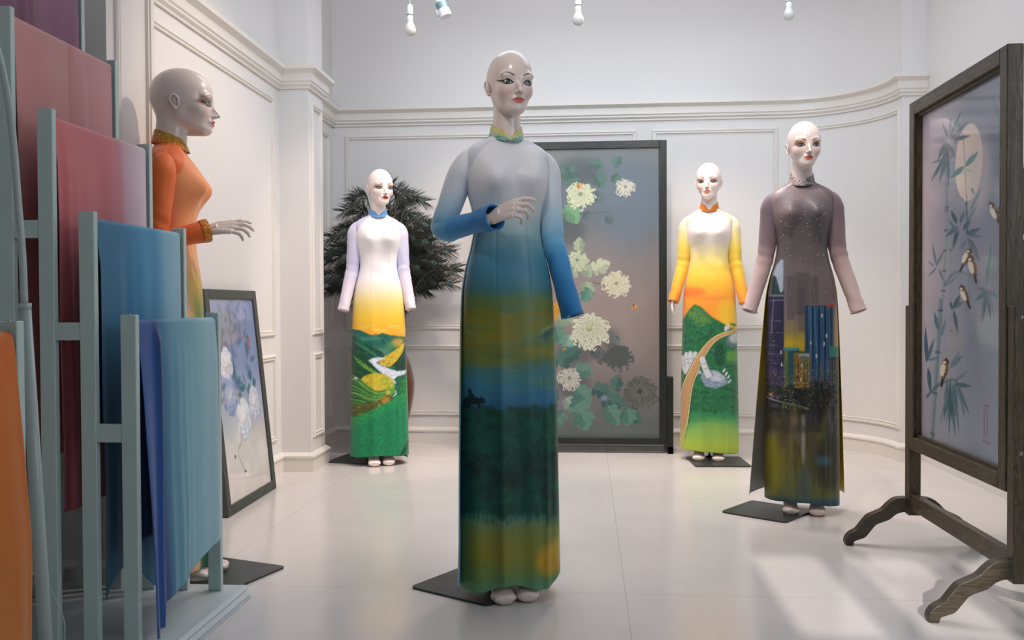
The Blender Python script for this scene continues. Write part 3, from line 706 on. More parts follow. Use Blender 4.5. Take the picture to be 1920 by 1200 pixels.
# ---- tall screen: white chrysanthemums on grey silk
def cv_mums():
    c = Cv(895, 1245, 270, 828, 1.6)
    c.vgrad([(270, (112, 118, 120)), (320, (92, 106, 112)), (400, (94, 108, 116)), (460, (118, 116, 118)), (560, (136, 124, 122)), (680, (136, 126, 124)), (740, (118, 114, 114)), (828, (88, 102, 100))])
    c.mod(120, .25, 8)
    c.ell(1180, 380, 60, 90, (96, 116, 138), 40, .5)
    D = (62, 72, 78)
    for x, y, rx, ry in ((1060, 430, 40, 30), (1080, 660, 36, 30), (1145, 640, 16, 26), (1085, 320, 40, 28), (1075, 720, 30, 30)): c.ell(x, y, rx, ry, D, 14, .55)
    def L(x, y, a, l, col, s, al=1.0): lobed(c, x, y, a, l, col, mixc(col, (220, 230, 210), .35), al, s)
    T = (52, 92, 86); T2 = (76, 122, 110); T3 = (140, 158, 134)
    for i, (x, y, a, l, col, al) in enumerate((
        (1040, 310, .6, 34, T, .7), (1070, 305, 1.4, 30, T, .7), (1105, 300, .3, 30, T, .6), (1120, 320, 1.2, 34, T, .75), (1165, 325, 2.4, 24, T, .7), (1090, 330, 2.9, 34, T, .7), (1150, 310, -.9, 26, T, .6),
        (1128, 355, 1.9, 26, (60, 82, 88), .6), (1110, 395, 2.4, 22, (60, 80, 88), .6), (1140, 400, 1.2, 22, (60, 80, 88), .6), (1060, 380, .9, 44, (92, 142, 106), 1), (1050, 385, 1.9, 34, T2, .9),
        (1085, 470, -1.4, 28, T3, 1), (1090, 490, .9, 34, T3, 1), (1110, 505, -.4, 38, (176, 184, 158), 1), (1085, 505, 2.9, 34, T3, 1), (1100, 525, 1.4, 34, T3, 1), (1130, 520, .6, 22, (176, 184, 158), 1), (1110, 540, 2.2, 32, T2, .9),
        (1040, 590, .4, 40, T3, .9), (1045, 610, 1.4, 36, T2, 1), (1070, 625, 1.9, 34, (112, 158, 142), 1), (1030, 600, 2.2, 30, T2, .8),
        (1050, 690, -1.2, 44, T, .8), (1075, 690, .2, 40, T2, .75), (1060, 670, -.5, 34, T, .7), (1130, 650, 2.4, 30, D, .7), (1160, 640, -2.2, 14, (70, 100, 96), .9), (1118, 680, -.8, 30, D, .6),
        (1080, 725, .9, 46, T2, .95), (1110, 725, .4, 40, T, .95), (1060, 745, 1.0, 34, (140, 160, 150), .9), (1085, 760, 1.2, 52, T2, 1), (1100, 750, 2.6, 40, T2, .9), (1130, 745, .4, 46, T, .9), (1140, 760, 1.1, 44, T2, .95), (1165, 770, .5, 44, T, .9), (1180, 765, 1.6, 36, T2, .9), (1060, 775, 2.4, 34, T2, .9), (1050, 740, 2.9, 30, T, .9), (1150, 735, -1.2, 34, T, .75))):
        L(x, y, a, l, col, i, al)
    for p in ([(1098, 398), (1120, 396), (1150, 396)], [(1070, 560), (1090, 600)], [(1100, 655), (1125, 672), (1150, 676)], [(1110, 528), (1130, 532), (1150, 538)]): c.line(p, 2.4, 1.4, (90, 84, 78), .6, .8)
    for i, (x, y, a, l, col, al) in enumerate(((960, 560, .6, 36, T2, .9), (930, 600, 1.2, 38, T, .9), (985, 640, .2, 36, T2, .9), (940, 680, .9, 40, T, .9), (975, 720, 1.6, 42, T2, .95), (1010, 745, .5, 40, T, .9), (930, 740, .3, 40, T2, .9), (990, 330, 2.4, 34, T, .7), (1015, 430, 2.0, 34, (60, 80, 88), .6), (1000, 500, .9, 34, T3, .9), (950, 640, -1.0, 34, T3, .8), (1020, 690, -.6, 34, T, .8))): L(x, y, a, l, col, 60+i, al)
    mum(c, 958, 610, 28, (240, 240, 216), (220, 220, 198), (104, 116, 100), 21, 120); mum(c, 992, 700, 22, (236, 232, 220), (210, 208, 196), (100, 110, 102), 22, 90); mum(c, 1012, 470, 20, (226, 228, 204), (196, 204, 176), (90, 108, 92), 23, 80)
    mum(c, 1090, 362, 26, (240, 240, 214), (214, 220, 190), (96, 118, 92), 1, 130)
    mum(c, 1174, 349, 18, (240, 236, 224), (214, 214, 200), (110, 120, 110), 2, 60)
    mum(c, 1083, 486, 20, (232, 234, 206), (200, 210, 176), (90, 110, 90), 3, 80)
    mum(c, 1157, 531, 24, (248, 242, 220), (222, 220, 196), (120, 124, 100), 4, 130)
    mum(c, 1106, 616, 34, (240, 242, 216), (226, 224, 204), (110, 122, 104), 5, 190, droop=.25)
    mum(c, 1068, 710, 22, (236, 232, 220), (214, 210, 198), (104, 112, 104), 6, 90)
    mum(c, 1160, 668, 26, (100, 106, 104), (74, 84, 84), (56, 64, 66), 7, 90, .8)
    mum(c, 1200, 735, 30, (140, 140, 128), (80, 84, 82), (48, 54, 54), 8, 130, .95)
    mum(c, 1133, 747, 7, (170, 190, 230), (130, 150, 200), (80, 100, 120), 9, 20)
    mum(c, 1030, 580, 22, (236, 176, 60), (210, 140, 40), (120, 90, 40), 10, 60)
    c.ell(1106, 613, 4, 4, (196, 214, 130), 1.5, .7)
    for x, y, s in ((1086, 345, 1), (1189, 575, .9), (1057, 654, .5)):   # butterflies
        c.poly([(x, y), (x-6*s, y-2*s), (x-3*s, y+5*s), (x+1, y+6*s), (x+6*s, y+4*s), (x+9*s, y-5*s), (x+3*s, y-3*s)], (206, 150, 70), .4); c.line([(x-1, y-7*s), (x+1, y+6*s)], 2*s, 1, (70, 50, 34), .3)
    return c
# ---- right screen: bamboo, moon and sparrows
def cv_bamboo(tf, u0, u1, v0, v1):
    c = Cv(u0, u1, v0, v1, 560, tf)
    W, H = c.w, c.h
    X = np.linspace(0, 1, W)[None, :]; Y = np.linspace(0, 1, H)[:, None]
    left = np.clip(1.15-X*2.1+.1*Y, 0, 1)
    base = np.array([128, 134, 152.]); pink = np.array([222, 204, 206.]); low = np.array([150, 156, 168.])
    c.a[:] = base*(1-Y)[..., None]+low*Y[..., None]
    m = (left*(1-.6*np.clip(Y*1.6-.5, 0, 1)))[..., None]
    c.a = c.a*(1-m)+pink*m
    top = (np.clip(1-Y*4, 0, 1)*np.clip(1-X*1.3, 0, 1))[..., None]*.7
    c.a = c.a*(1-top)+np.array([176, 168, 186.])*top
    n = fbm(H, W, 130, 5)-.5; c.a *= (1+.18*n)[..., None]
    k = Cv.__new__(Cv); k.__dict__ = dict(c.__dict__); k.tf = None; k.x0 = k.y0 = 0; k.s = 1; k.a = c.a
    q = lambda x, y: tuple(c.c([(x, y)])[0])
    g1, g2, g3 = (82, 110, 120), (104, 130, 138), (60, 92, 104)
    # pale ghost leaves
    r = np.random.RandomState(9)
    def stalk(a, b, w, col, al=.9, nodes=5):
        a, b = np.array(q(*a)), np.array(q(*b)); k.line([a, b], w, w*.9, col, 1.2, al); k.line([a+[-w*.25, 0], b+[-w*.25, 0]], w*.25, w*.25, mixc(col, (230, 236, 236), .5), 1, al*.6)
        for t in np.linspace(.08, .92, nodes): p = a+(b-a)*t; k.line([p-[w*.7, 0], p+[w*.7, 0]], 4, 4, mixc(col, (30, 50, 60), .5), .8, al)
    stalk((1776, 380), (1768, 560), 15, (148, 160, 164)); stalk((1772, 270), (1776, 400), 13, (120, 140, 150), .7, 2); stalk((1782, 400), (1784, 640), 9, (140, 150, 160), .5)
    stalk((1765, 560), (1747, 835), 20, (112, 134, 140), .85, 4); stalk((1783, 300), (1800, 230), 7, g2, .6, 2)
    mo = q(1816, 305); k.ell(mo[0], mo[1], .5*abs(q(1845,305)[0]-q(1793,305)[0]), .5*abs(q(1819,382)[1]-q(1819,237)[1]), (232, 212, 196), 1.5)
    k.ell(mo[0]+40, mo[1]+30, 60, 80, (206, 190, 184), 26, .6)
    stalk((1806, 250), (1813, 380), 3, (120, 110, 104), .7, 2); stalk((1812, 378), (1814, 440), 8, g3, .8, 2)
    def lf(x, y, x2, y2, w, col=g1, al=.9):
        L = math.hypot(x2-x, y2-y); w = w*.30; A_ = math.atan2(y2-y, x2-x); t = np.linspace(0, 1, 11)
        ww = w*np.sin(PI*t**.8)*.5; cs, sn = math.cos(A_), math.sin(A_); bend = (r.rand()-.5)*.16*L*np.sin(PI*t*.5)**2
        U1 = [(x+L*q_*cs-(b_+d_)*sn, y+L*q_*sn+(b_+d_)*cs) for q_, b_, d_ in zip(t, ww, bend)]
        U2 = [(x+L*q_*cs-(-b_+d_)*sn, y+L*q_*sn+(-b_+d_)*cs) for q_, b_, d_ in zip(t, ww, bend)]
        Md = [(x+L*q_*cs-d_*sn, y+L*q_*sn+d_*cs) for q_, d_ in zip(t, bend)]
        c.poly(U1+U2[::-1], col, .0012, al); c.poly(U1+Md[::-1], mixc(col, (210, 226, 226), .22), .0012, al*.7); c.line(Md, .5, .3, mixc(col, (30, 50, 60), .4), .0008, al*.7)
    for a in ((1778, 260, 1770, 230, 18), (1780, 262, 1804, 205, 20), (1782, 262, 1816, 228, 20), (1775, 270, 1765, 330, 30), (1772, 268, 1757, 300, 26), (1778, 268, 1790, 300, 24), (1776, 270, 1778, 350, 24), (1788, 262, 1820, 256, 26), (1770, 292, 1752, 330, 20),
              (1766, 300, 1746, 305, 12), (1764, 305, 1744, 340, 14), (1768, 308, 1764, 345, 14), (1776, 300, 1782, 345, 16), (1780, 250, 1786, 222, 18)): lf(*a)
    for a in ((1810, 313, 1834, 283, 34, (90, 134, 128)), (1808, 312, 1782, 336, 34, (90, 134, 128)), (1812, 318, 1826, 322, 16, (190, 184, 176)), (1822, 352, 1827, 366, 16, (120, 140, 144)), (1800, 370, 1808, 378, 18, (130, 150, 140))): lf(*a)
    for a in ((1871, 150, 1876, 196, 34, g2, .7), (1858, 176, 1874, 232, 30, g2, .8), (1872, 160, 1860, 178, 18, g2, .6)): lf(*a)
    for a in ((1795, 420, 1782, 395, 26, g3), (1796, 424, 1772, 445, 30), (1796, 425, 1790, 470, 26, g3), (1800, 420, 1808, 395, 22), (1806, 430, 1830, 380, 20, g2, .7), (1812, 440, 1840, 430, 34, g3), (1812, 440, 1844, 445, 26), (1814, 446, 1842, 490, 40, g1), (1806, 432, 1820, 412, 26, g3), (1812, 450, 1800, 470, 22, g2), (1818, 400, 1836, 350, 20, g2, .6), (1800, 440, 1780, 410, 26, g2)): lf(*a)
    for a in ((1756, 500, 1750, 455, 16, g2, .8), (1756, 500, 1768, 468, 18, g2, .8), (1756, 502, 1742, 520, 14, g2, .8), (1760, 505, 1772, 530, 16, g2, .8), (1752, 500, 1740, 490, 12, g2, .7), (1768, 540, 1800, 515, 12, g2, .7)): lf(*a)
    for a in ((1788, 580, 1800, 552, 28, g3), (1790, 578, 1806, 566, 26, g1), (1788, 582, 1796, 625, 24, g3), (1786, 582, 1782, 565, 18, g3)): lf(*a)
    for a in ((1850, 545, 1828, 568, 30, (70, 120, 122)), (1850, 545, 1870, 560, 30, (70, 120, 122)), (1849, 545, 1843, 610, 26, g1), (1850, 546, 1860, 600, 22, g1), (1850, 540, 1853, 455, 24, (84, 128, 130)), (1849, 545, 1835, 540, 18, g1), (1851, 546, 1866, 590, 16, g2)): lf(*a)
    for a in ((1760, 620, 1751, 585, 26, g1), (1765, 632, 1774, 598, 18, g2), (1737, 680, 1741, 612, 24, g3), (1737, 680, 1756, 636, 24, g1), (1740, 676, 1760, 672, 22, g2), (1740, 690, 1748, 740, 26, g3)): lf(*a)
    for j in range(26):
        x = 1782+r.uniform(-10, 14); y = 715+r.uniform(-8, 20); lf(x, y, x+r.uniform(-18, 24), y+r.uniform(40, 95), 18, (g1, g2, g3)[j % 3], .7)
    for a in ((1782, 690, 1806, 668, 30, g1), (1782, 692, 1798, 658, 24, g2), (1790, 722, 1822, 722, 30, g3), (1790, 716, 1815, 695, 24, g2)): lf(*a)
    k.line([q(1737, 745), q(1760, 722), q(1785, 712), q(1795, 716)], 7, 3, g1, 1, .9); k.line([q(1770, 535), q(1790, 512), q(1815, 515), q(1826, 525)], 6, 3, g2, 1, .8)
    def bird(x, y, l, a, up=False):
        p = np.array([x, y], float); d = np.array([math.cos(a), math.sin(a)]); e = np.array([-d[1], d[0]])
        br, cr, dk = (138, 108, 76), (232, 222, 200), (44, 38, 34); S_ = .0008
        c.line([p+d*l*.3, p+d*l*.95], l*.17, l*.12, dk, S_)
        c.ell(*p, l*.46, l*.23, br, S_, 1, a); c.ell(*(p+e*l*.09), l*.38, l*.15, cr, S_, 1, a)
        for t in (-.2, -.02, .16, .32): c.line([p+d*l*t-e*l*.03, p+d*l*(t+.2)-e*l*.15], l*.06, l*.04, dk, S_, .85)
        hd = p-d*l*.44; c.ell(*hd, l*.19, l*.17, (96, 58, 38), S_); c.ell(*(hd+e*l*.07+d*l*.03), l*.10, l*.08, cr, S_); c.line([hd-d*l*.12, hd-d*l*.30], l*.08, l*.02, dk, S_)
        if up:
            for j in range(8): c.line([p-e*l*.08, p-e*l*(1.05-.05*j)+d*l*(-.5+.16*j)], l*.10, l*.06, ((110, 112, 110), dk, (150, 150, 144))[j % 3], S_, .95)
    bird(1865, 398, 32, 1.15, True); bird(1812, 484, 30, 2.0); bird(1824, 500, 34, 1.35); bird(1809, 553, 30, 1.2); bird(1771, 694, 34, 1.75)
    a = q(1850, 795)
    for o in (0, 12): k.line([(a[0]-10+o, a[1]-26), (a[0]-10+o, a[1]+26)], 4, 4, (160, 96, 110), .8, .8)
    k.poly([(a[0]-16, a[1]-34), (a[0]+14, a[1]-34), (a[0]+14, a[1]-31), (a[0]-16, a[1]-31)], (160, 96, 110), .8, .8); k.line([(a[0]-16, a[1]+34), (a[0]+14, a[1]+34)], 3, 3, (160, 96, 110), .8, .8)
    return c
# ------------------------------------------------------------------ mannequins
def smin(a, b, k):
    h = np.clip(.5+.5*(b-a)/k, 0, 1); return b*(1-h)+a*h-k*h*(1-h)
def smax(a, b, k): return -smin(-a, -b, k)
def sde(p, c, r):
    q = (p-np.array(c)); r = np.array(r)
    k0 = np.linalg.norm(q/r, axis=-1); k1 = np.linalg.norm(q/(r*r), axis=-1)+1e-9
    return k0*(k0-1)/k1
def sdc(p, a, b, ra, rb):
    a, b = np.array(a), np.array(b); ab = b-a
    t = np.clip(((p-a)@ab)/(ab@ab), 0, 1)
    return np.linalg.norm(p-a-t[..., None]*ab, axis=-1)-(ra+(rb-ra)*t)
def head_sdf(p):
    """chin at z=0, crown at z=.195, face towards -y"""
    d = sde(p, (0, .002, .114), (.0715, .0915, .081))
    d = smin(d, sde(p, (0, -.034, .066), (.0505, .052, .060)), .022)
    d = smin(d, sde(p, (0, -.0685, .0150), (.0185, .0175, .0150)), .022)
    for s in (-1, 1):
        d = smin(d, sde(p, (s*.034, -.052, .066), (.022, .024, .020)), .018)
        d = smin(d, sdc(p, (s*.041, .000, .053), (s*.014, -.060, .016), .013, .011), .022)
        d = smin(d, sde(p, (s*.030, -.072, .106), (.024, .012, .010)), .014)
        d = smax(d, -sde(p, (s*.0325, -.101, .086), (.0200, .0170, .0125)), .010)
        d = smin(d, sde(p, (s*.0325, -.0660, .0855), (.0175, .0150, .0130)), .003)
    d = smin(d, sdc(p, (0, -.079, .095), (0, -.1025, .0585), .0050, .0062), .009)
    d = smin(d, sde(p, (0, -.1015, .0570), (.0066, .0072, .0052)), .005)
    for s in (-1, 1): d = smin(d, sde(p, (s*.0078, -.0925, .0545), (.0050, .0080, .0046)), .004)
    d = smin(d, sde(p, (0, -.0815, .036), (.020, .0085, .013)), .010)
    for s in (-1, 1): d = smin(d, sdc(p, (s*.004, -.0905, .0382), (s*.016, -.083, .0348), .0036, .0020), .003)
    d = smin(d, sdc(p, (-.008, -.0875, .0300), (.008, -.0875, .0300), .0046, .0046), .004)
    d = smax(d, -sdc(p, (-.018, -.0905, .0343), (.018, -.0905, .0343), .0012, .0012), .002)
    n = sdc(p, (0, .036, -.135), (0, .028, .055), .0475, .043)
    return smin(d, n, .020)
def build_head():
    zs = np.concatenate([np.arange(-.135, -.02, .005), np.arange(-.02, .145, .00125), np.linspace(.145, .1945, 26)])
    t = np.linspace(-1, 1, 221)[:-1]
    ang = PI*(np.sign(t)*(0.42*np.abs(t)+0.58*np.abs(t)**2.4))     # 0 = face, denser there
    axis_y = .012+.0*zs
    dirs = np.stack([np.sin(ang), -np.cos(ang)], -1)
    lo = np.zeros((len(zs), len(ang))); hi = np.full_like(lo, .135)
    # outermost crossing: march inwards, then bisect
    rs = np.linspace(.13, .002, 44); r_in = np.full(lo.shape, np.nan); r_out = np.full(lo.shape, .13)
    found = np.zeros(lo.shape, bool)
    for r in rs:
        p = np.stack([r*dirs[None, :, 0]+0*zs[:, None], axis_y[:, None]+r*dirs[None, :, 1], zs[:, None]+0*ang[None, :]], -1)
        ins = head_sdf(p) < 0
        new = ins & ~found; r_in[new] = r; found |= ins
        r_out[~found] = r
    r_in[~found] = .0005
    a, b = r_in.copy(), np.maximum(r_out, r_in)
    for _ in range(12):
        m = (a+b)/2
        p = np.stack([m*dirs[None, :, 0], axis_y[:, None]+m*dirs[None, :, 1], zs[:, None]+0*m], -1)
        ins = head_sdf(p) < 0
        a = np.where(ins, m, a); b = np.where(ins, b, m)
    V = np.stack([a*dirs[None, :, 0], axis_y[:, None]+a*dirs[None, :, 1], zs[:, None]+0*a], -1)
    m, n = V.shape[:2]
    Fc = grid_faces(m, n, True)
    V = V.reshape(-1, 3)
    top = len(V); V = np.vstack([V, [[0, axis_y[-1], .1952]]])
    last = (m-1)*n
    cap = np.array([(last+j, last+(j+1) % n, top, top) for j in range(n)])
    return V, Fc, cap
HV, HF, HCAP = build_head()

def ear_geo(s):
    """ear with a rolled rim and lobe; s = side"""
    m = MB()
    rim = [(s*.0660, .004, .068), (s*.0690, .000, .076), (s*.0712, -.001, .088), (s*.0735, .003, .098), (s*.0755, .011, .103), (s*.0765, .019, .099), (s*.0755, .022, .089), (s*.0725, .017, .077), (s*.0695, .010, .067), (s*.0665, .004, .063)]
    p = catmull(rim, 34); m.tube(p, np.interp(np.linspace(0, 1, 34), [0, .15, .5, .8, .92, 1], [.0026, .0028, .0028, .0032, .0048, .0036]), 10)
    bowl = [(s*.063, .006, .070), (s*.0665, .011, .084), (s*.0675, .012, .096)]
    m.tube(catmull(bowl, 12), [.003, .006, .008, .009, .010, .0105, .0105, .010, .0095, .0085, .007, .004], 14, ell=(.42, 1.0), up=(1, 0, 0))
    ah = [(s*.0690, .004, .080), (s*.0715, .010, .084), (s*.0725, .015, .093)]
    m.tube(catmull(ah, 10), .0020, 8)
    return np.array(m.v), m.f

def face_paint(style):
    """canvas in mm, front view: x -80..80, y = -z"""
    skin = style['skin']
    c = Cv(-80, 80, -200, 20, 4)
    c.a[:] = skin
    s_ = style
    for s in (-1, 1):
        c.ell(s*38, -62, 15, 15, s_['blush'], 9, s_.get('blush_a', .35))
        if s_.get('shadow'): c.ell(s*36, -93, 21, 11, s_['shadow'], 5, s_.get('shadow_a', .6)); c.ell(s*49, -89, 9, 7, s_['shadow'], 4, .5)
        # liner almond with wing
        w = s_.get('wing', 6)
        out = [(s*15.5, -82.98), (s*20, -88.44), (s*28, -93.06), (s*37, -93.90), (s*46, -91.38), (s*(50+w), -90.96-w*.45), (s*49, -85.50), (s*43, -79.87), (s*34, -77.86), (s*24, -79.20)]
        c.poly(out, (26, 28, 30), .7, 1, smooth=5)
        c.poly([(s*20, -83.82), (s*25, -87.77), (s*33, -89.62), (s*41, -88.10), (s*46, -85.08), (s*41, -81.72), (s*33, -80.38), (s*25, -81.38)], s_.get('white', (150, 156, 152)), .4, 1, smooth=5)
        gx = s*33+s_.get('gaze', 0)
        c.ell(gx, -85.08, 6.6, 6.4, s_['iris'], .5); c.ell(gx, -85.50, 3.2, 3.4, (8, 10, 12), .4); c.ell(gx, -85.08, 6.8, 6.6, (14, 18, 18), .3, .25)
        c.ell(gx-2.2, -87.18, 1.3, 1.3, (240, 245, 245), .2); c.ell(gx+2.5, -82.98, .9, .8, (170, 190, 190), .2)
        c.line([(s*17, -84.24), (s*26, -90.54), (s*36, -92.47), (s*46, -89.70)], 2, 3, (16, 18, 20), .3)
        b = s_['brow']
        c.line([(s*14.5, -102.5), (s*24, -107.6), (s*37, -111.6), (s*46, -109.5), (s*54, -104)], 4.6, 1.2, b, .7, .95)
        c.ell(s*5, -53.4, 2.3, 1.1, (120, 96, 90), .7, .8)
    l, l2 = s_['lip'], mixc(s_['lip'], (60, 10, 10), .45)
    c.poly([(-21.5, -35), (-12, -39.2), (-4.8, -42.2), (0, -40.4), (4.8, -42.2), (12, -39.2), (21.5, -35), (9, -34.4), (0, -33.8), (-9, -34.4)], l, .5, 1)
    c.poly([(-20.5, -34.8), (-9, -34), (0, -33.6), (9, -34), (20.5, -34.8), (12.5, -28), (5.5, -25), (-5.5, -25), (-12.5, -28)], mixc(l, (240, 130, 110), .14), .6, 1)
    c.line([(-18.5, -34.9), (-8, -34.1), (0, -34.6), (8, -34.1), (18.5, -34.9)], 1.1, 1.1, l2, .4, .9)
    return c

def remeshed(V, Fc, voxel, smooth=2):
    """one closed skin over overlapping tubes"""
    me = bpy.data.meshes.new('tmp'); me.from_pydata([tuple(map(float, v)) for v in V], [], [tuple(map(int, f)) for f in Fc]); me.update()
    o = bpy.data.objects.new('tmp', me); COL.objects.link(o)
    r = o.modifiers.new('r', 'REMESH'); r.mode = 'VOXEL'; r.voxel_size = voxel
    if smooth:
        s = o.modifiers.new('s', 'SMOOTH'); s.factor = .5; s.iterations = smooth
    dg = bpy.context.evaluated_depsgraph_get(); dg.update()
    ev = o.evaluated_get(dg); m2 = ev.to_mesh()
    n = len(m2.vertices); co = np.empty(n*3, np.float32); m2.vertices.foreach_get('co', co)
    faces = [tuple(p.vertices) for p in m2.polygons]
    ev.to_mesh_clear()
    bpy.data.objects.remove(o); bpy.data.meshes.remove(me)
    return co.reshape(-1, 3).astype(float), faces

def hand_geo(curls, spread=.10, thumb=.5, tuck=False):
    """right hand pointing +x, back of the hand +z, thumb side +y (mirror y for the other hand)"""
    m = MB()
    base = [(.0, .000, 0)]
    kn = [(.080, .026, .003), (.085, .008, .005), (.081, -.010, .004), (.073, -.026, .000)]
    L = [(.036, .022, .017), (.040, .025, .018), (.037, .023, .017), (.029, .017, .015)]
    R = [(.0088, .0077, .0067, .0048), (.0090, .0079, .0068, .0048), (.0086, .0075, .0064, .0046), (.0077, .0067, .0057, .0042)]
    m.tube(catmull([(-.022, 0, 0), (-.008, 0, 0), (.012, 0, .001), (.030, 0, .002)], 12), np.interp(np.linspace(0, 1, 12), [0, .5, 1], [.0185, .0185, .0215]), 16, ell=(.82, 1.12))
    for k in range(4):
        y0 = (.016, .006, -.005, -.015)[k]
        m.tube(catmull([(.0, y0*.75, .000), (.04, y0*.5+kn[k][1]*.55, .004), kn[k]], 12), np.interp(np.linspace(0, 1, 12), [0, 1], [.0145, .0108]), 12, ell=(.85, 1.12))
        a = 0.0; p = np.array(kn[k]); sp = (.5-k/3.0*1.0)*spread*2
        pts = [p.copy()]; rr = [R[k][0]*1.12]
        for j in range(3):
            a += curls[k][j]
            d = np.array([math.cos(a)*math.cos(sp), math.cos(a)*math.sin(sp), -math.sin(a)])
            q = p+d*L[k][j]
            for u in (.33, .66, 1.0): pts.append(p+(q-p)*u); rr.append(R[k][j]+(R[k][j+1]-R[k][j])*u*(1 if u < 1 else 1)+(.0005 if u == 1 and j < 2 else 0))
            p = q
        m.tube(np.array(pts), rr, 12)
        m.add(*uvs(pts[-1], rr[-1]*1.0))
    t0 = np.array([.012, .012, -.004]); t1 = t0+np.array([.030, .022, -.012]); t2 = t1+np.array([.028, .012*(1-thumb)+.006, -.012-.008*thumb]); t3 = t2+np.array([.024, .002, -.008])
    if tuck: t0, t1, t2, t3 = [np.array(q) for q in ((.012, .006, -.006), (.036, .014, -.018), (.062, .014, -.024), (.082, .010, -.026))]
    pts = catmull([t0, t1, t2, t3], 16); m.tube(pts, np.interp(np.linspace(0, 1, 16), [0, .33, .66, .9, 1], [.015, .0115, .0088, .0075, .0052]), 12)
    m.add(*uvs(t3, .0052))
    return remeshed(m.v, m.f, .0022, 2)
def uvs(c, r, n=8, k=6):
    V = [(c[0], c[1], c[2]+r)]
    for i in range(1, k):
        t = PI*i/k
        for j in range(n): V.append((c[0]+r*math.sin(t)*math.cos(2*PI*j/n), c[1]+r*math.sin(t)*math.sin(2*PI*j/n), c[2]+r*math.cos(t)))
    V.append((c[0], c[1], c[2]-r)); F_ = [(0, 1+j, 1+(j+1) % n) for j in range(n)]
    for i in range(k-2):
        for j in range(n): F_.append((1+i*n+j, 1+(i+1)*n+j, 1+(i+1)*n+(j+1) % n, 1+i*n+(j+1) % n))
    b = len(V)-1; F_ += [(b, b-n+(j+1) % n, b-n+j) for j in range(n)]
    return V, F_
H_REACH = hand_geo([(.05, .30, .25), (.18, .50, .35), (.30, .60, .40), (.42, .65, .4)], .14, .6)
H_DOWN = hand_geo([(.10, .22, .18), (.14, .28, .2), (.18, .32, .25), (.22, .36, .25)], .02, .7, True)
H_POINT = hand_geo([(.22, .42, .3), (.55, .72, .5), (.75, .85, .5), (.95, .9, .5)], .07, .9)

def foot_geo():
    m = MB()
    p = catmull([(0, .035, .30), (0, .035, .16), (0, .030, .105), (0, -.005, .062), (0, -.045, .034), (0, -.080, .024), (0, -.104, .021)], 30)
    t = np.linspace(0, 1, 30)
    r = np.interp(t, [0, .3, .5, .68, .82, .93, 1], [.040, .030, .029, .032, .036, .034, .020])
    e = [(1.0, 1.0) if a < .5 else (1.0-.55*min(1, (a-.5)/.35), 1.0+.08*min(1, (a-.5)/.3)) for a in t]
    m.tube(p, r, 18, ell=e, up=(0, 1, 0))
    m.tube(catmull([(0, .045, .085), (0, .052, .045), (0, .054, .004)], 10), np.linspace(.026, .014, 10), 14)       # heel
    m.tube(catmull([(0, -.010, .012), (0, -.05, .012), (0, -.098, .012)], 10), np.interp(np.linspace(0, 1, 10), [0, .4, .8, 1], [.026, .036, .034, .022]), 18, ell=(.36, 1.0), up=(0, 0, 1))
    return remeshed(m.v, m.f, .003, 3)
FOOT = foot_geo()

ZT = [0.045, 0.40, 0.70, 0.90, 1.00, 1.08, 1.15, 1.21, 1.27, 1.32, 1.37, 1.41, 1.44, 1.458, 1.472, 1.484, 1.496, 1.508, 1.525]
AT = [0.172, .168, .162, .156, .151, .138, .120, .110, .115, .127, .137, .142, .144, .139, .129, .113, .092, .066, .050]
FT = [0.118, .112, .106, .100, .096, .088, .078, .074, .080, .090, .098, .094, .084, .074, .064, .054, .048, .044, .040]
BT = [0.130, .125, .120, .118, .116, .104, .086, .076, .078, .084, .088, .088, .086, .080, .074, .068, .062, .056, .050]
def torso_pt(phi, z, wide=0.0, fold=1.0, hem_w=0.0):
    """phi: -pi/2..pi/2 across the front (0 = middle); returns local x,y. beyond -> back"""
    a = ip(z, ZT, AT)+hem_w*np.clip((1.15-z)/1.1, 0, 1)**1.3
    f = ip(z, ZT, FT); b = ip(z, ZT, BT)
    s, c = np.sin(phi), np.cos(phi)
    x = a*np.sign(s)*np.abs(s)**.92
    depth = np.where(c >= 0, f, b)
    y = -depth*np.sign(c)*np.abs(c)**.80+.008
    # bust
    for sg in (-1, 1):
        y = y-.036*np.exp(-((x-sg*.062)/.042)**2-((z-1.355-.01)/.052)**2)*(c > 0)
    # dress folds below the hips
    k = np.clip((1.05-z)/.75, 0, 1)*fold
    y = y+np.sign(c)*(-.010*k*np.exp(-((x+.045)/.013)**2)-.012*k*np.exp(-((x-.108)/.012)**2)+.008*k*np.exp(-((x+.09)/.03)**2)+.007*k*np.exp(-((x-.03)/.035)**2)+.004*k*np.sin(x*70+z*2.0))
    y = y+np.where(c > 0, 1, 0)*(.0025*np.exp(-((np.abs(x)-.052-.05*np.clip(1.2-z, 0, .12))/.0022)**2)*np.clip((1.36-z)/.06, 0, 1)*np.clip((z-.98)/.05, 0, 1))
    y = y+.0025*np.sin(z*46+np.sin(x*30)*1.5)*np.exp(-((z-1.2)/.07)**2)*(c > 0)*.6
    return x, y
def raglan(x, z):
    """True on the sleeve side of the raglan seam"""
    ax = np.abs(x); lim = ip(z, [1.36, 1.40, 1.44, 1.47, 1.49, 1.505, 1.53], [.160, .134, .112, .086, .066, .052, .044])
    return (ax > lim) & (z > 1.37)

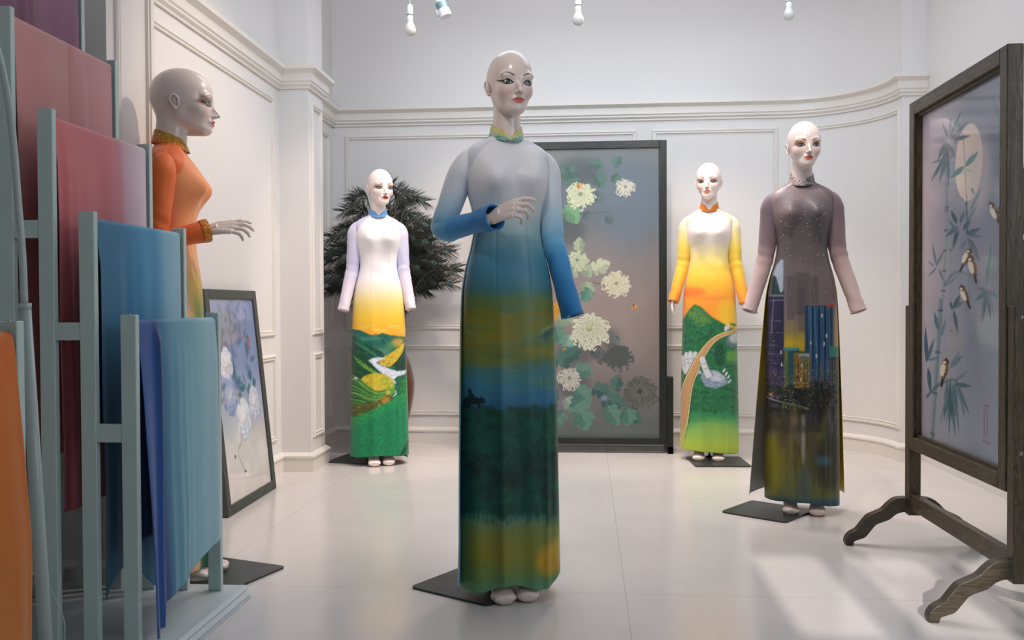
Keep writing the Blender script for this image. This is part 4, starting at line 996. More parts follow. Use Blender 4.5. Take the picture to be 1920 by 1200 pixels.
def dress_grid(name, parent, half, zlo, colf, mat, na=110, dz=.0045, wide=0.0, shift=None, hemf=None, fold=1.0, ztop=1.525, hem_w=0.0, off=0.0, right=None):
    zs = np.arange(zlo, ztop, dz)[::-1]
    if half == 'front': ph = np.linspace(-PI/2-.30, PI/2+.30, na)
    else: ph = np.linspace(PI/2-.05, 3*PI/2+.05, na)
    PH, Z = np.meshgrid(ph, zs)
    if half == 'front':   # below the hip slits the panel ends at the side
        lim = PI/2-.06+(.36)*np.clip((Z-1.08)/.05, 0, 1)
        PH = np.clip(PH/(PI/2+.30), -1, 1)*lim
    X, Y = torso_pt(PH, Z, wide, fold, hem_w)
    if off: X = X*(1-off); Y = (Y-.008)*(1-off)+.008
    if shift is not None: X, Y = shift(X, Y, Z)
    if right is not None: X = np.where(X > 0, X*(1-right*np.clip((1.15-Z)/1.1, 0, 1)), X)
    Zz = Z.copy()
    if hemf is not None:
        k = np.clip((.35-Z)/(.35-zlo), 0, 1); Zz = Z+k*hemf(X)
    C = colf(X, Zz)
    V = np.stack([X, Y, Zz], -1).reshape(-1, 3)
    m, n = X.shape
    Fc = grid_faces(m, n)
    if half == 'front': Fc = Fc[:, ::-1]
    # a folded-back hem and thickness
    o = mk(name, V, Fc, mat, parent, lin(C.reshape(-1, 3)))
    so = o.modifiers.new('thickness', 'SOLIDIFY'); so.thickness = .0016; so.offset = -1
    return o

def arm_pts(sh, el, wr, n=46):
    sh, el, wr = map(np.array, (sh, el, wr))
    u = (el-sh)/np.linalg.norm(el-sh); f = (wr-el)/np.linalg.norm(wr-el)
    e0, e1 = el-u*.035, el+f*.035
    P = [sh, sh+(el-sh)*.35, sh+(el-sh)*.7, e0, (e0+e1)/2*.45+el*.55, e1, el+(wr-el)*.45, el+(wr-el)*.75, wr]
    Q = catmull(P, 200); L = np.concatenate([[0], np.cumsum(np.linalg.norm(np.diff(Q, axis=0), axis=1))])
    t = np.linspace(0, L[-1], n); return np.stack([np.interp(t, L, Q[:, k]) for k in range(3)], 1)
def sleeve(parent, side, sh, el, wr, colf, mat, cuff_r=.034, label=None, seed=0, deep=0.0):
    A = arm_pts(sh, el, wr, 60); z0 = sh[2]+.002
    C0 = [(side*.070, .012, z0-.002), (side*.098, .012, z0+.001), (side*.122, .012, z0-.010), tuple(A[4]*.5+np.array([side*.136, .012, z0-.036])*.5)]
    Q = catmull(C0+[tuple(q) for q in A[8::4]]+([tuple(A[-1])] if (len(A)-1-8) % 4 else []), 260)
    L = np.concatenate([[0], np.cumsum(np.linalg.norm(np.diff(Q, axis=0), axis=1))]); tl = np.linspace(0, L[-1], 72)
    P = np.stack([np.interp(tl, L, Q[:, k]) for k in range(3)], 1); t = np.clip((tl-.06)/(L[-1]-.06), 0, 1)
    r = np.interp(t, [0, .08, .2, .45, .55, .8, 1], [.0440, .0460, .0435, .039, .038, .0345, cuff_r])*np.interp(tl, [0, .03, .06, .09], [.45, .84, .97, 1])
    seg = 40
    V, Fc = tube_geo(P, r, seg, False)
    V = V.reshape(len(P), seg, 3)
    cen = P[:, None, :]; d = V-cen; ang = np.arange(seg)*2*PI/seg
    tt = t[:, None]
    wr_ = 1+.035*np.sin(tt*60+seed+2*np.sin(ang)[None, :])*np.exp(-((tt-.5)/.12)**2)+.03*np.sin(tt*34+seed*2+ang[None, :]*2)*np.exp(-((tt-.95)/.16)**2)+.012*np.sin(tt*22+ang[None, :]*3+seed)
    nz = fbm(len(P), seg+1, 7, seed+40, 3)[:, :seg]-.5; bl = np.clip(np.minimum(np.arange(seg), seg-1-np.arange(seg))/6.0, 0, 1)[None, :]
    sx = np.sin(tt*26+1.7*np.sin(ang[None, :]+seed)+seed)*np.exp(-((tt-.47)/.10)**2)
    wr_ = wr_+bl*nz*(.10*np.exp(-((tt-.5)/.16)**2)+.14*np.exp(-((tt-1.0)/.22)**2)+.05*np.exp(-((tt-.12)/.12)**2))+.035*sx
    V = cen+d*wr_[..., None]
    if deep: V[..., 1] = P[:, None, 1]+(V[..., 1]-P[:, None, 1])*(1+deep*np.clip((tt-.6)/.4, 0, 1))
    C = colf(np.broadcast_to(tt, (len(P), seg)), V)
    # inner turn of the cuff
    inn = (P[-1]+(V[-1]-P[-1])*.9)[None]; inn2 = (P[-4]+(V[-4]-P[-4])*.88)[None]
    V = np.concatenate([V, inn, inn2]); C = np.concatenate([C, C[-1:], C[-1:]*.9])
    Fg = grid_faces(len(V), seg, True)
    return mk('sleeve', V.reshape(-1, 3), Fg, mat, parent, lin(C.reshape(-1, 3)))

def collar(parent, col_fn, mat, base=(0, .010, 1.505), notch=.022):
    n = 90; a = np.linspace(-PI+.001, PI-.001, n)    # 0 = front
    V = []; C = []
    rows = 8
    for side in (1, 0):
        for i in (range(rows) if side else range(rows-1, -1, -1)):
            t = i/(rows-1)
            fr = np.exp(-(a/.33)**2)
            zb = base[2]-.016*np.cos(a)*1.0+.004
            h = .044-notch*fr-.004*np.cos(a)
            z = zb+h*t
            r = .0600-.0085*t-(0 if side else .0022)
            ry = r*1.02
            V.append(np.stack([r*np.sin(a), base[1]+.004*t*0-ry*np.cos(a)-.004*(1-t)*np.cos(a), z], -1)); C.append(col_fn(t, a))
    V = np.array(V); C = np.array(C)
    m = V.shape[0]
    Fg = grid_faces(m, n, False)
    # close the loop between last and first row
    i = np.arange(n-1); Fg = np.vstack([Fg, np.stack([(m-1)*n+i, (m-1)*n+i+1, i+1, i], -1)])
    return mk('collar', V.reshape(-1, 3), Fg, mat, parent, lin(C.reshape(-1, 3)))

def rotz(V, a, c=(0, 0)):
    V = np.asarray(V, float).copy(); x, y = V[..., 0]-c[0], V[..., 1]-c[1]
    V[..., 0] = c[0]+x*math.cos(a)-y*math.sin(a); V[..., 1] = c[1]+x*math.sin(a)+y*math.cos(a)
    return V
def make_mannequin(o, label, style, arms, head_yaw, hs=1.0, hands=(H_DOWN, H_DOWN), feet=((-.048, .0, .06), (.050, .012, -.05)), head_tilt=0.0):
    """body: head, neck, inner trunk, arms, hands, legs and shoes in one mesh"""
    V = []; Fc = []; C = []
    skin = np.array(style['skin'], float)
    def add(v, f, c=None):
        b = sum(len(x) for x in V); V.append(np.asarray(v, float)); Fc.extend([tuple(int(i)+b for i in q) for q in f])
        C.append(np.tile(skin, (len(v), 1)) if c is None else c)
    cv = face_paint(style)
    hv = HV.copy()
    col = cv.sample(hv[:, 0]*1000, -hv[:, 2]*1000); w = np.clip((.01-hv[:, 1])/.02, 0, 1)[:, None]
    col = skin*(1-w)+col*w
    def place(v):
        v = np.array(v, float)*np.array([hs*1.015, hs*1.10, hs*1.10])
        v = rotz(v, head_yaw, (0, .037*hs))
        return v+np.array([0, -.028, 1.788-.1952*hs*1.10])
    b0 = place(hv)
    tris = [tuple(q[:3]) for q in HCAP]
    add(b0, [tuple(q) for q in HF]+tris, col)
    for s in (-1, 1):
        ev, ef = ear_geo(s); add(place(ev), ef)
    m = MB()
    m.tube(catmull([(0, .01, .88), (0, .01, 1.2), (0, .012, 1.40), (0, .014, 1.49)], 14), [.075, .07, .065, .06, .058, .06, .065, .07, .07, .066, .06, .055, .05, .046], 18, ell=(1.0, 1.0))
    add(m.v, m.f)
    for sd, (sh, el, wr, hf) in zip((-1, 1), arms):
        m = MB(); P = arm_pts(sh, el, wr, 30); m.tube(P[2:], np.linspace(.030, .0175, 28), 12); add(m.v, m.f)
        hv_, hf_ = hands[0 if sd < 0 else 1]
        hv2 = hv_.copy()
        X, Yv, Z = [np.array(q, float) for q in hf]     # hand frame: pointing, thumb side, back of hand
        X /= np.linalg.norm(X); Z = Z-X*(Z@X); Z /= np.linalg.norm(Z); Y2 = np.cross(Z, X)
        if Y2@Yv < 0: Y2 = -Y2
        R_ = np.stack([X, Y2, Z], 0)
        v = hv2@R_*(.84 if hands[0 if sd < 0 else 1] is H_DOWN else .96)+np.array(wr)+X*.004
        flip = np.cross(X, Y2)@Z < 0
        add(v, [q[::-1] for q in hf_] if flip else hf_)
    for (fx, fy, fa) in feet:
        fv, ff = FOOT; v = rotz(fv, fa); v[:, 0] += fx; v[:, 1] += fy; add(v, ff)
        m = MB(); m.tube(catmull([(fx, fy+.036, .28), (fx*1.05, .03, .5), (fx*1.2, .012, .88)], 14), np.interp(np.linspace(0, 1, 14), [0, .3, .5, 1], [.038, .046, .044, .064]), 14); add(m.v, m.f)
    V = np.vstack(V); C = np.vstack(C)
    return mk('body', V, Fc, M_SKIN, o, lin(C))

def base_plate(parent, cx, cy, w, d, ang, sx=0, sy=0):
    """square steel plate with round corners, local to the mannequin"""
    r = .018; pts = []
    for qx, qy, a0 in ((1, 1, 0), (-1, 1, PI/2), (-1, -1, PI), (1, -1, 3*PI/2)):
        for k in range(6):
            a = a0+k*PI/10; pts.append((qx*(w/2-r)+r*math.cos(a), qy*(d/2-r)+r*math.sin(a)))
    P = rotz(np.array([(x, y, 0) for x, y in pts]), ang)+[cx, cy, 0]
    m = MB(); m.prism([(p[0], p[1]) for p in P], 'z', 0.0005, .0075)
    return m.build('base_plate', M_PLATE, parent)
def rod(parent, x, y):
    m = MB(); m.tube([(x, y, .005), (x, y, .05), (x, y+.0, .40)], .006, 12); m.lathe([(0, .0076), (.022, .0076), (.022, .012), (.010, .020), (.0, .020)], 20, (x, y, 0))
    return m.build('support_rod', M_PLATE, parent, smooth=True)
# ------------------------------------------------------------------ the room
XL, XP, YB, XR = -1.790, -1.612, 6.25, 2.062
CY, CR_ = 5.665, 0.585                       # quarter round in the far right corner, ending on a short flat
XC = 1.335
ZC = 3.3
def wallpath(yf=-1.6):
    p = [(XL, yf), (XL, 2.60), (XP-.02, 2.60), (XP-.02, 2.90), (XP, 2.92), (XP, 3.255), (XL, 3.255), (XL, 5.124), (XP, 5.124), (XP, 5.405), (XL, 5.405), (XL, YB), (XC, YB)]
    return p
def curve_pts(n=24):
    return [(XC+CR_*math.sin(t), CY+CR_*math.cos(t)) for t in np.linspace(0, PI/2, n)][1:]
PLEFT = [(XL, -1.6), (XL, 2.915), (XP, 2.915), (XP, 3.255), (XL, 3.255), (XL, 5.124), (XP, 5.124), (XP, 5.405), (XL, 5.405), (XL, YB)]
PBACK = [(XL, YB), (XC, YB)]+curve_pts()+[(XR, CY)]
def plan_sweep(name, path, prof, mat, parent=None, smooth=False, close_ends=True):
    """prof: (out, z) points; out = distance from the wall into the room (room lies to the right of the path)"""
    P = np.array(path, float); n = len(P)
    T = np.diff(P, axis=0); T /= np.linalg.norm(T, axis=1)[:, None]
    N = np.stack([T[:, 1], -T[:, 0]], 1)
    off = np.zeros((n, 2))
    off[0], off[-1] = N[0], N[-1]
    for i in range(1, n-1):
        b = N[i-1]+N[i]; off[i] = b/(1+N[i-1]@N[i])
    V = []; k = len(prof)
    for i in range(n):
        for o, z in prof: V.append((*(P[i]+off[i]*o), z))
    Fc = [(i*k+j, i*k+j+1, (i+1)*k+j+1, (i+1)*k+j) for i in range(n-1) for j in range(k-1)]
    if close_ends: Fc += [tuple(range(k))[::-1], tuple(range((n-1)*k, n*k))]
    return mk(name, V, Fc, mat, parent, smooth=smooth)
def wall_solid(name, path, z0, z1, thick=.06):
    P = np.array(path, float); n = len(P)
    return plan_sweep(name, path, [(0, z0), (0, z1), (-thick, z1), (-thick, z0), (0, z0)], M_WALL, smooth=False)
wl = plan_sweep('wall_left', PLEFT, [(0, 0), (0, ZC)], M_WALL); tag(wl, 'white panelled left wall with two shallow pilasters', kind='structure')
wb = plan_sweep('wall_back', PBACK, [(0, 0), (0, ZC)], M_WALL, close_ends=False); tag(wb, 'white panelled back wall curving round into the right corner', kind='structure')
wr = mk('wall_right', [(XR, CY, 0), (XR, -1.6, 0), (XR, -1.6, ZC), (XR, CY, ZC)], [(0, 1, 2, 3)], M_WALL, smooth=False); tag(wr, 'plain pale right wall above and behind the bamboo screen', kind='structure')
# front wall behind the camera with a transom window, its panes let the low daylight onto the floor
def holed(name, x0, x1, z0, z1, holes, y, mat):
    xs = sorted({x0, x1, *[h[0] for h in holes], *[h[1] for h in holes]}); zs = sorted({z0, z1, *[h[2] for h in holes], *[h[3] for h in holes]})
    m = MB()
    for i in range(len(xs)-1):
        for j in range(len(zs)-1):
            cx, cz = (xs[i]+xs[i+1])/2, (zs[j]+zs[j+1])/2
            if any(h[0] < cx < h[1] and h[2] < cz < h[3] for h in holes): continue
            m.box(xs[i], xs[i+1], y-.05, y, zs[j], zs[j+1])
    return m.build(name, mat)
tz = math.tan(math.radians(25))
def fz(Y): return (Y+1.6)*tz
panes = [(.63, .875, fz(2.67), fz(3.56)), (1.0, 1.245, fz(2.67), fz(3.56)), (1.37, 1.615, fz(2.67), fz(3.56)),
         (.63, .875, fz(1.6), fz(2.58)), (1.0, 1.245, fz(1.6), fz(2.58)), (1.37, 1.615, fz(1.6), fz(2.58)), (1.37, 1.615, fz(.7), fz(1.5)), (1.0, 1.245, fz(.7), fz(1.5))]
wf = holed('wall_front', XL-.1, XR+.1, 0, ZC, panes, -1.6, M_WALL); tag(wf, 'front wall behind the camera with small window panes', kind='structure')
cl = mk('ceiling', [(XL-.1, -1.7, ZC), (XR+.1, -1.7, ZC), (XR+.1, YB+.1, ZC), (XL-.1, YB+.1, ZC)], [(0, 3, 2, 1)], M_CEIL, smooth=False); tag(cl, 'plain white ceiling', kind='structure')
# floor
m, nt, b = principled('glossy_white_floor')
tc = nt.nodes.new('ShaderNodeTexCoord')
def noise_mask(scale, lo, hi, det=8, mapping=None):
    no = nt.nodes.new('ShaderNodeTexNoise'); no.inputs['Scale'].default_value = scale; no.inputs['Detail'].default_value = det; no.inputs['Roughness'].default_value = .65
    nt.links.new(tc.outputs['Object'], no.inputs['Vector'])
    r = nt.nodes.new('ShaderNodeMapRange'); r.inputs[1].default_value = lo; r.inputs[2].default_value = hi; nt.links.new(no.outputs['Fac'], r.inputs[0]); return r.outputs[0]
def mixn(fac, A, B):
    mx = nt.nodes.new('ShaderNodeMix'); mx.data_type = 'RGBA'
    for v, i in ((A, 6), (B, 7)):
        if isinstance(v, tuple): mx.inputs[i].default_value = L4(v)
        else: nt.links.new(v, mx.inputs[i])
    if isinstance(fac, float): mx.inputs[0].default_value = fac
    else: nt.links.new(fac, mx.inputs[0])
    return mx.outputs[2]
def mth(op, a, b_=None):
    q = nt.nodes.new('ShaderNodeMath'); q.operation = op
    for v, i in ((a, 0), (b_, 1)):
        if v is None: continue
        if isinstance(v, (int, float)): q.inputs[i].default_value = v
        else: nt.links.new(v, q.inputs[i])
    return q.outputs[0]
base = mixn(noise_mask(1.3, .35, .7), (220, 212, 207), (210, 205, 202))
st = mth('MULTIPLY', noise_mask(7, .60, .75), noise_mask(1.1, .50, .62))
base = mixn(mth('MULTIPLY', st, .35), base, (150, 146, 136))
sep = nt.nodes.new('ShaderNodeSeparateXYZ'); nt.links.new(tc.outputs['Object'], sep.inputs[0])
def joint(out, at, period):
    return mth('LESS_THAN', mth('PINGPONG', mth('ADD', out, -at), period/2), .0016)
jn = mth('MAXIMUM', joint(sep.outputs[0], .128, 1.5), joint(sep.outputs[1], 3.02, 1.5))
base = mixn(mth('MULTIPLY', jn, .35), base, (120, 118, 114))
nt.links.new(base, b.inputs['Base Color'])
rg = nt.nodes.new('ShaderNodeMapRange'); rg.inputs[3].default_value = .13; rg.inputs[4].default_value = .24
nt.links.new(noise_mask(3, .3, .7), rg.inputs[0]); nt.links.new(rg.outputs[0], b.inputs['Roughness'])
b.inputs['Specular IOR Level'].default_value = .55
fl = mk('floor', [(XL-.1, -1.7, 0), (XR+.1, -1.7, 0), (XR+.1, YB+.1, 0), (XL-.1, YB+.1, 0)], [(0, 1, 2, 3)], m, smooth=False); tag(fl, 'glossy white floor with faint joints and scuffs', kind='structure')
# cornices and baseboards
CORN = [(0, 2.235), (.012, 2.235), (.012, 2.246), (.026, 2.258), (.026, 2.268), (.034, 2.276), (.034, 2.320), (.044, 2.328), (.062, 2.340), (.062, 2.362), (0, 2.362)]
BASE = [(0, 0), (.020, 0), (.020, .078), (.028, .084), (.028, .094), (.014, .106), (.006, .112), (0, .112)]
c1 = plan_sweep('trim_1', PLEFT, CORN, M_TRIM); tag(c1, 'white cornice moulding running round the left wall and its pilasters', kind='structure')
c2 = plan_sweep('trim_2', PBACK, CORN, M_TRIM); tag(c2, 'white cornice moulding along the back wall and round corner', kind='structure')
b1 = plan_sweep('baseboard_left', PLEFT, BASE, M_TRIM); tag(b1, 'white baseboard along the left wall', kind='structure')
b2 = plan_sweep('baseboard_back', PBACK, BASE, M_TRIM); tag(b2, 'white baseboard along the back wall and round corner', kind='structure')
# panel mouldings: picture-frame runs on a wall given by origin, direction along it and outward normal
PM = [(0, 0), (0, .008), (.006, .014), (.013, .014), (.015, .008), (.022, .008), (.024, .011), (.028, .011), (.030, 0)]   # (across, out)
def panel(parent, fn, s0, s1, z0, z1, nseg=1):
    """fn(s, out) -> x, y"""
    ring = []
    def corner_path(o):
        a = [(s, z0+o) for s in np.linspace(s0+o, s1-o, nseg+1)]
        b_ = [(s, z1-o) for s in np.linspace(s1-o, s0+o, nseg+1)]
        return a+b_
    V = []; K = len(PM)
    paths = [corner_path(o) for o, d in PM]; n = len(paths[0])
    for i in range(n):
        for j, (o, d) in enumerate(PM):
            s, z = paths[j][i]; x, y = fn(s, d); V.append((x, y, z))
    Fc = [(i*K+j, i*K+j+1, ((i+1) % n)*K+j+1, ((i+1) % n)*K+j) for i in range(n) for j in range(K-1)]
    return mk('panel_moulding', V, Fc, M_TRIM, parent, smooth=False)
fl_ = lambda s, d: (XL+d, s)
fp_ = lambda s, d: (XP+d, s)
fb_ = lambda s, d: (s, YB-d)
for (f, s0, s1) in ((fl_, 3.30, 5.02), (fp_, 2.965, 3.215), (fp_, 5.165, 5.365), (fl_, 5.46, 6.13), (fl_, .9, 2.85)):
    panel(wl, f, s0, s1, .80, 2.165); panel(wl, f, s0, s1, .195, .692)
for s0, s1 in ((-1.700, .348), (.454, 1.300)):
    panel(wb, fb_, s0, s1, .80, 2.172); panel(wb, fb_, s0, s1, .195, .692)
def fcv(s, d):
    L0 = .0
    if s < 0: return (XC+s, YB-d)
    t = s/CR_
    if t <= PI/2: return (XC+(CR_-d)*math.sin(t), CY+(CR_-d)*math.cos(t))
    return (XC+CR_-d, CY-(t-PI/2)*CR_)
panel(wb, fcv, .04, CR_*PI/2-.02, .195, 2.172, 26)
# ------------------------------------------------------------------ stepped fabric rack on the left
PX_ = [-1.212, -1.3245, -1.437, -1.5495, -1.662]      # post centres, shortest to tallest
PZ_ = [.953, 1.228, 1.503, 1.778, 2.053]
YN, YF = 2.292, 2.826
rack = empty('fabric_rack', (0, 0, 0)); tag(rack, 'white stepped wooden rack of rising posts holding draped coloured silks', 'rack')
ZB = .045
def bolt_at(parent, x, y, z, r=.004, ax='z'):
    m = MB()
    if ax == 'z': m.lathe([(0, .003), (r*.7, .0026), (r, .0)], 10, (x, y, z))
    else:
        M = Matrix.Translation((x, y, z)) @ Matrix.Rotation(PI/2, 4, 'X'); m.lathe([(0, .003), (r*.6, .003), (r, .0)], 12, (0, 0, 0), M)
    return m.build('bolt', M_STEEL, parent, smooth=True)
M_STEEL = mat_plain('worn_steel', (150, 150, 146), .35, metal=.9)
for i, (x, z) in enumerate(zip(PX_, PZ_)):
    for y in (YN, YF):
        m = MB(); m.box(x-.0215, x+.0215, y-.010, y+.010, ZB, z, .0018)
        p = m.build('post', M_RACK, rack)
        bolt_at(p, x, y, z)
    m = MB(); m.tube([(x, YN+.009, z-.030), (x, YF-.009, z-.030)], .010, 14); m.build('hanging_rail', M_RACK, rack, smooth=True)
for i in range(4):
    zc = PZ_[i+1]-.275*2-.052+.0; zc = [.637, .909, 1.183, 1.458][i]
    for y in (YN, YF):
        m = MB(); m.box(PX_[i+1]+.0216, PX_[i]-.0216, y-.009, y+.009, zc-.024, zc+.024, .0012); m.build('rung', M_RACK, rack)
m = MB()
pl = empty('rack_platform', (0, 0, 0)); tag(pl, 'low white plinth with a grooved edge under the stepped fabric rack', 'platform')
m.box(-1.76, -1.150, 1.70, 2.885, 0, ZB, .002); m.build('deck', M_DECK, pl)
prof = [(0, 0), (.034, 0), (.034, .010), (.030, .012), (.030, .016), (.034, .018), (.026, .028), (.021, .030), (.021, .033), (.024, .035), (.014, .0455), (0, .0455)]
V = []
for y in (1.70, 2.885):
    for o, z in prof: V.append((-1.150+o, y, z))
K = len(prof)
mk('grooved_edge', V, [(j, j+1, K+j+1, K+j) for j in range(K-1)]+[tuple(range(K)), tuple(range(K, 2*K))[::-1]], M_DECK, pl, smooth=False)

def cloth(name, label, X, z, Lr, Ll, y0, y1, colf, seed, tail=None, gather=.012, hem=None, n=150, group=None, drape_side=1):
    """silk laid over a rail along Y; hangs Lr on the +X side, Ll on the other"""
    R = .0135
    vs = np.concatenate([np.linspace(-Lr, 0, 110), np.linspace(0, PI*R, 9)[1:], np.linspace(PI*R, PI*R+Ll, 70)[1:]])
    us = np.linspace(0, 1, n); U, Vv = np.meshgrid(us, vs)
    dr = np.where(Vv < 0, -Vv, np.where(Vv > PI*R, Vv-PI*R, 0)); side = np.where(Vv <= 0, 1, np.where(Vv >= PI*R, -1, 0))
    a = np.clip(Vv/(R), 0, PI)
    Xx = X+R*np.cos(a); Z = z+R*np.sin(a)-dr
    Z = np.where(Vv < 0, z-dr, np.where(Vv > PI*R, z-dr, Z))
    g = np.clip(dr/.12, 0, 1)*(.45+.55*np.clip(dr/.7, 0, 1))
    Uw = U+.05*np.sin(U*5+seed)+.02*np.sin(U*13+seed*2)
    f = .9*np.sin(Uw*11+seed+dr*.4)+.45*np.sin(Uw*26+seed*2+dr*1.1)*np.clip(.5+.8*np.sin(U*4+seed), 0, 1)+.30*np.sin(Uw*48+seed*3-dr*1.5)*np.clip(np.sin(U*6+seed*1.7), 0, 1)
    Xx = Xx+side*g*gather*(f*.5+.7)
    Y = y0+(y1-y0)*U+.004*np.sin(dr*9+U*12+seed)*g+(.5-U)*.02*g*(1 if Lr > .6 else 0)
    if hem is not None: 
        k = np.clip((dr-.5*Lr)/(.5*Lr), 0, 1)*(Vv < 0); Z = Z+k*hem(U)
    if tail is not None: Xx, Y, Z = tail(Xx, Y, Z, U, dr, side)
    C = colf(U, dr, side)
    C = C*(1+.05*(fbm(C.shape[0], C.shape[1], 40, seed)-.5))[..., None]
    V = np.stack([Xx, Y, Z], -1).reshape(-1, 3)
    o = mk(name, V, grid_faces(*U.shape), M_CLOTH, None, lin(np.clip(C, 0, 255).reshape(-1, 3)))
    so = o.modifiers.new('thickness', 'SOLIDIFY'); so.thickness = .0012; so.offset = 0
    tag(o, label, 'fabric', group)
    return o
G_ = 'silk lengths draped over the stepped rack'
def tail_d(Xx, Y, Z, U, dr, side):
    k = np.exp(-((U-.02)/.10)**2)*(side > 0)*np.clip(dr/.2, 0, 1)
    Xx = Xx+k*.035*np.clip(dr/.8, 0, 1.2)+.012*np.exp(-((U-.20)/.03)**2)*(side > 0)*np.clip(dr/.05, 0, 1)
    return Xx, Y, Z
cloth('draped_silk', 'dark blue to pale teal silk on the lowest rail of the rack', PX_[0], PZ_[0]-.028, .82, .60, 2.306, 2.812,
      lambda U, d, s: ramp(U-.10*np.clip(d, 0, .9)*(U < .35), [(0, (34, 84, 158)), (.13, (34, 88, 162)), (.19, (20, 62, 120)), (.24, (50, 118, 160)), (.38, (104, 168, 188)), (.6, (126, 184, 200)), (.8, (150, 198, 210)), (1, (170, 206, 218))]),
      3, tail_d, .013, lambda U: np.where(U < .2, -.03, .02+.10*np.clip((U-.2)/.8, 0, 1)), group=G_)
cloth('draped_silk', 'mid blue to pale blue silk on the second lowest rail of the rack', PX_[1], PZ_[1]-.028, 1.02, .55, 2.306, 2.805,
      lambda U, d, s: ramp(U, [(0, (28, 112, 148)), (.22, (34, 122, 164)), (.36, (44, 134, 180)), (.55, (74, 158, 200)), (.64, (62, 146, 190)), (.78, (128, 184, 206)), (1, (160, 200, 216))]),
      7, None, .012, lambda U: .06*np.sin(U*7), group=G_)
cloth('draped_silk', 'coral pink to lilac silk on the middle rail of the rack', PX_[2], PZ_[2]-.028, 1.06, .50, 2.306, 2.805,
      lambda U, d, s: ramp(U, [(0, (216, 112, 114)), (.12, (220, 118, 122)), (.5, (212, 120, 128)), (.66, (206, 132, 142)), (.72, (206, 170, 184)), (1, (222, 208, 218))]),
      12, None, .013, None, group=G_)
cloth('draped_silk', 'dusty rose silk on the second highest rail of the rack', PX_[3], PZ_[3]-.028, 1.20, .5, 2.306, 2.805,
      lambda U, d, s: ramp(U, [(0, (216, 146, 142)), (.5, (210, 148, 146)), (.52, (200, 128, 122)), (.6, (212, 150, 150)), (1, (206, 150, 154))]),
      17, None, .013, None, group=G_)
cloth('draped_silk', 'dark plum silk on the highest rail of the rack', PX_[4], PZ_[4]-.028, 1.0, .5, 2.306, 2.805,
      lambda U, d, s: ramp(U, [(0, (150, 92, 128)), (.5, (128, 76, 100)), (.6, (150, 96, 126)), (1, (142, 92, 124))]), 22, None, .013, None, group=G_)
# nearer rack at the left edge with the orange silk
r2 = empty('fabric_rack', (0, 0, 0)); tag(r2, 'white rack post standing at the left edge behind orange silk', 'rack')
c0 = PT(16, 602, 1.50)
for y in (c0[1], c0[1]-.50):
    m = MB(); m.box(c0[0]-.0215, c0[0]+.0215, y-.010, y+.010, 0, c0[2], .0018); p = m.build('post', M_RACK, r2); bolt_at(p, c0[0], y, c0[2])
    m = MB(); m.box(c0[0]-.16, c0[0]+.16, y-.03, y+.03, 0, .03, .002); m.build('foot', M_RACK, r2)
m = MB(); m.tube([(c0[0], c0[1]-.01, c0[2]-.028), (c0[0], c0[1]-.49, c0[2]-.028)], .010, 12); m.build('hanging_rail', M_RACK, r2, smooth=True)
cloth('draped_silk', 'orange to mustard silk hanging at the left edge of the room', c0[0]+.004, c0[2]-.030, .86, .5, c0[1]-.47, c0[1]-.014,
      lambda U, d, s: ramp(d, [(0, (226, 116, 30)), (.4, (206, 116, 26)), (.9, (196, 138, 46))]), 31, lambda X, Y, Z, U, d, s: (X+s*.028*np.clip(d/.35, 0, 1)**.8, Y, Z), .010)
# leaning curved pole with a loose cable
M_POLE = mat_plain('pale_enamelled_steel', (166, 180, 176), .3, var=.04)
st = empty('curved_pole_stand', (0, 0, 0)); tag(st, 'tall pale curved metal pole leaning before the fabric rack', 'stand')
DP = 2.05
q = [PT(x, y, DP) for x, y in ((-60, -40), (-24, 40), (4, 130), (22, 240), (34, 380), (42, 480), (46, 574))]
m = MB(); m.tube(catmull(q, 40), .0080, 14); m.build('upper_tube', M_POLE, st, smooth=True)
qa, qb = PT(46, 570, DP), PT(94, 1330, DP)
m = MB(); m.tube([qa, (qa+qb)/2, qb], [.0135, .0145, .0150], 18); m.tube([qa+[0, 0, .002], qa-[0, 0, .012]+(qb-qa)*.0], .0148, 18); m.build('lower_tube', M_POLE, st, smooth=True)
m = MB(); m.lathe([(0, .022), (.03, .022), (.12, .012), (.125, 0), (0, 0)], 32, (qb[0], qb[1], 0)); m.tube([(qb[0], qb[1], .01), tuple(qb)], .0150, 16); m.build('foot_disc', M_POLE, st, smooth=True)
cb = [PT(x, y, DP+.03) for x, y in ((44, 900), (50, 945), (62, 985), (84, 1075), (104, 1125), (119, 1160), (121, 1195), (112, 1240))]
m = MB(); m.tube(catmull(cb+[np.array([qb[0]+.05, qb[1]+.02, .006])], 60), .0016, 6); m.build('cable', M_POLE, st, smooth=True)

# ------------------------------------------------------------------ framed painting leaning on the left wall
B0 = np.array([-1.652, 3.975, .0]); ey = np.array([-.012, .672, 0]); W1 = np.linalg.norm(ey); ey /= W1
ln = np.array([-.105, 0, 1.052]); ln -= ey*(ln@ey); H1 = np.linalg.norm(ln)*1.0; ln /= H1; nn = np.cross(ey, ln); nn *= np.sign(nn[0])
M1 = Matrix(((ey[0], ln[0], nn[0], B0[0]), (ey[1], ln[1], nn[1], B0[1]), (ey[2], ln[2], nn[2], B0[2]), (0, 0, 0, 1)))
pa = empty('framed_painting', tuple(B0)); tag(pa, 'blue peony painting in a dark frame leaning against the left wall', 'painting')
def inv(o): o.matrix_parent_inverse = Matrix.Translation(-Vector(B0)); return o
fw = .046
for nm, u0, u1, w0, w1 in (('frame_side', 0, fw, 0, H1), ('frame_side', W1-fw, W1, 0, H1), ('frame_rail', fw, W1-fw, 0, fw), ('frame_rail', fw, W1-fw, H1-fw, H1)):
    m = MB(); m.box(u0, u1, w0, w1, -.018, .012, .002, M=M1); inv(m.build(nm, M_DARKG, pa))
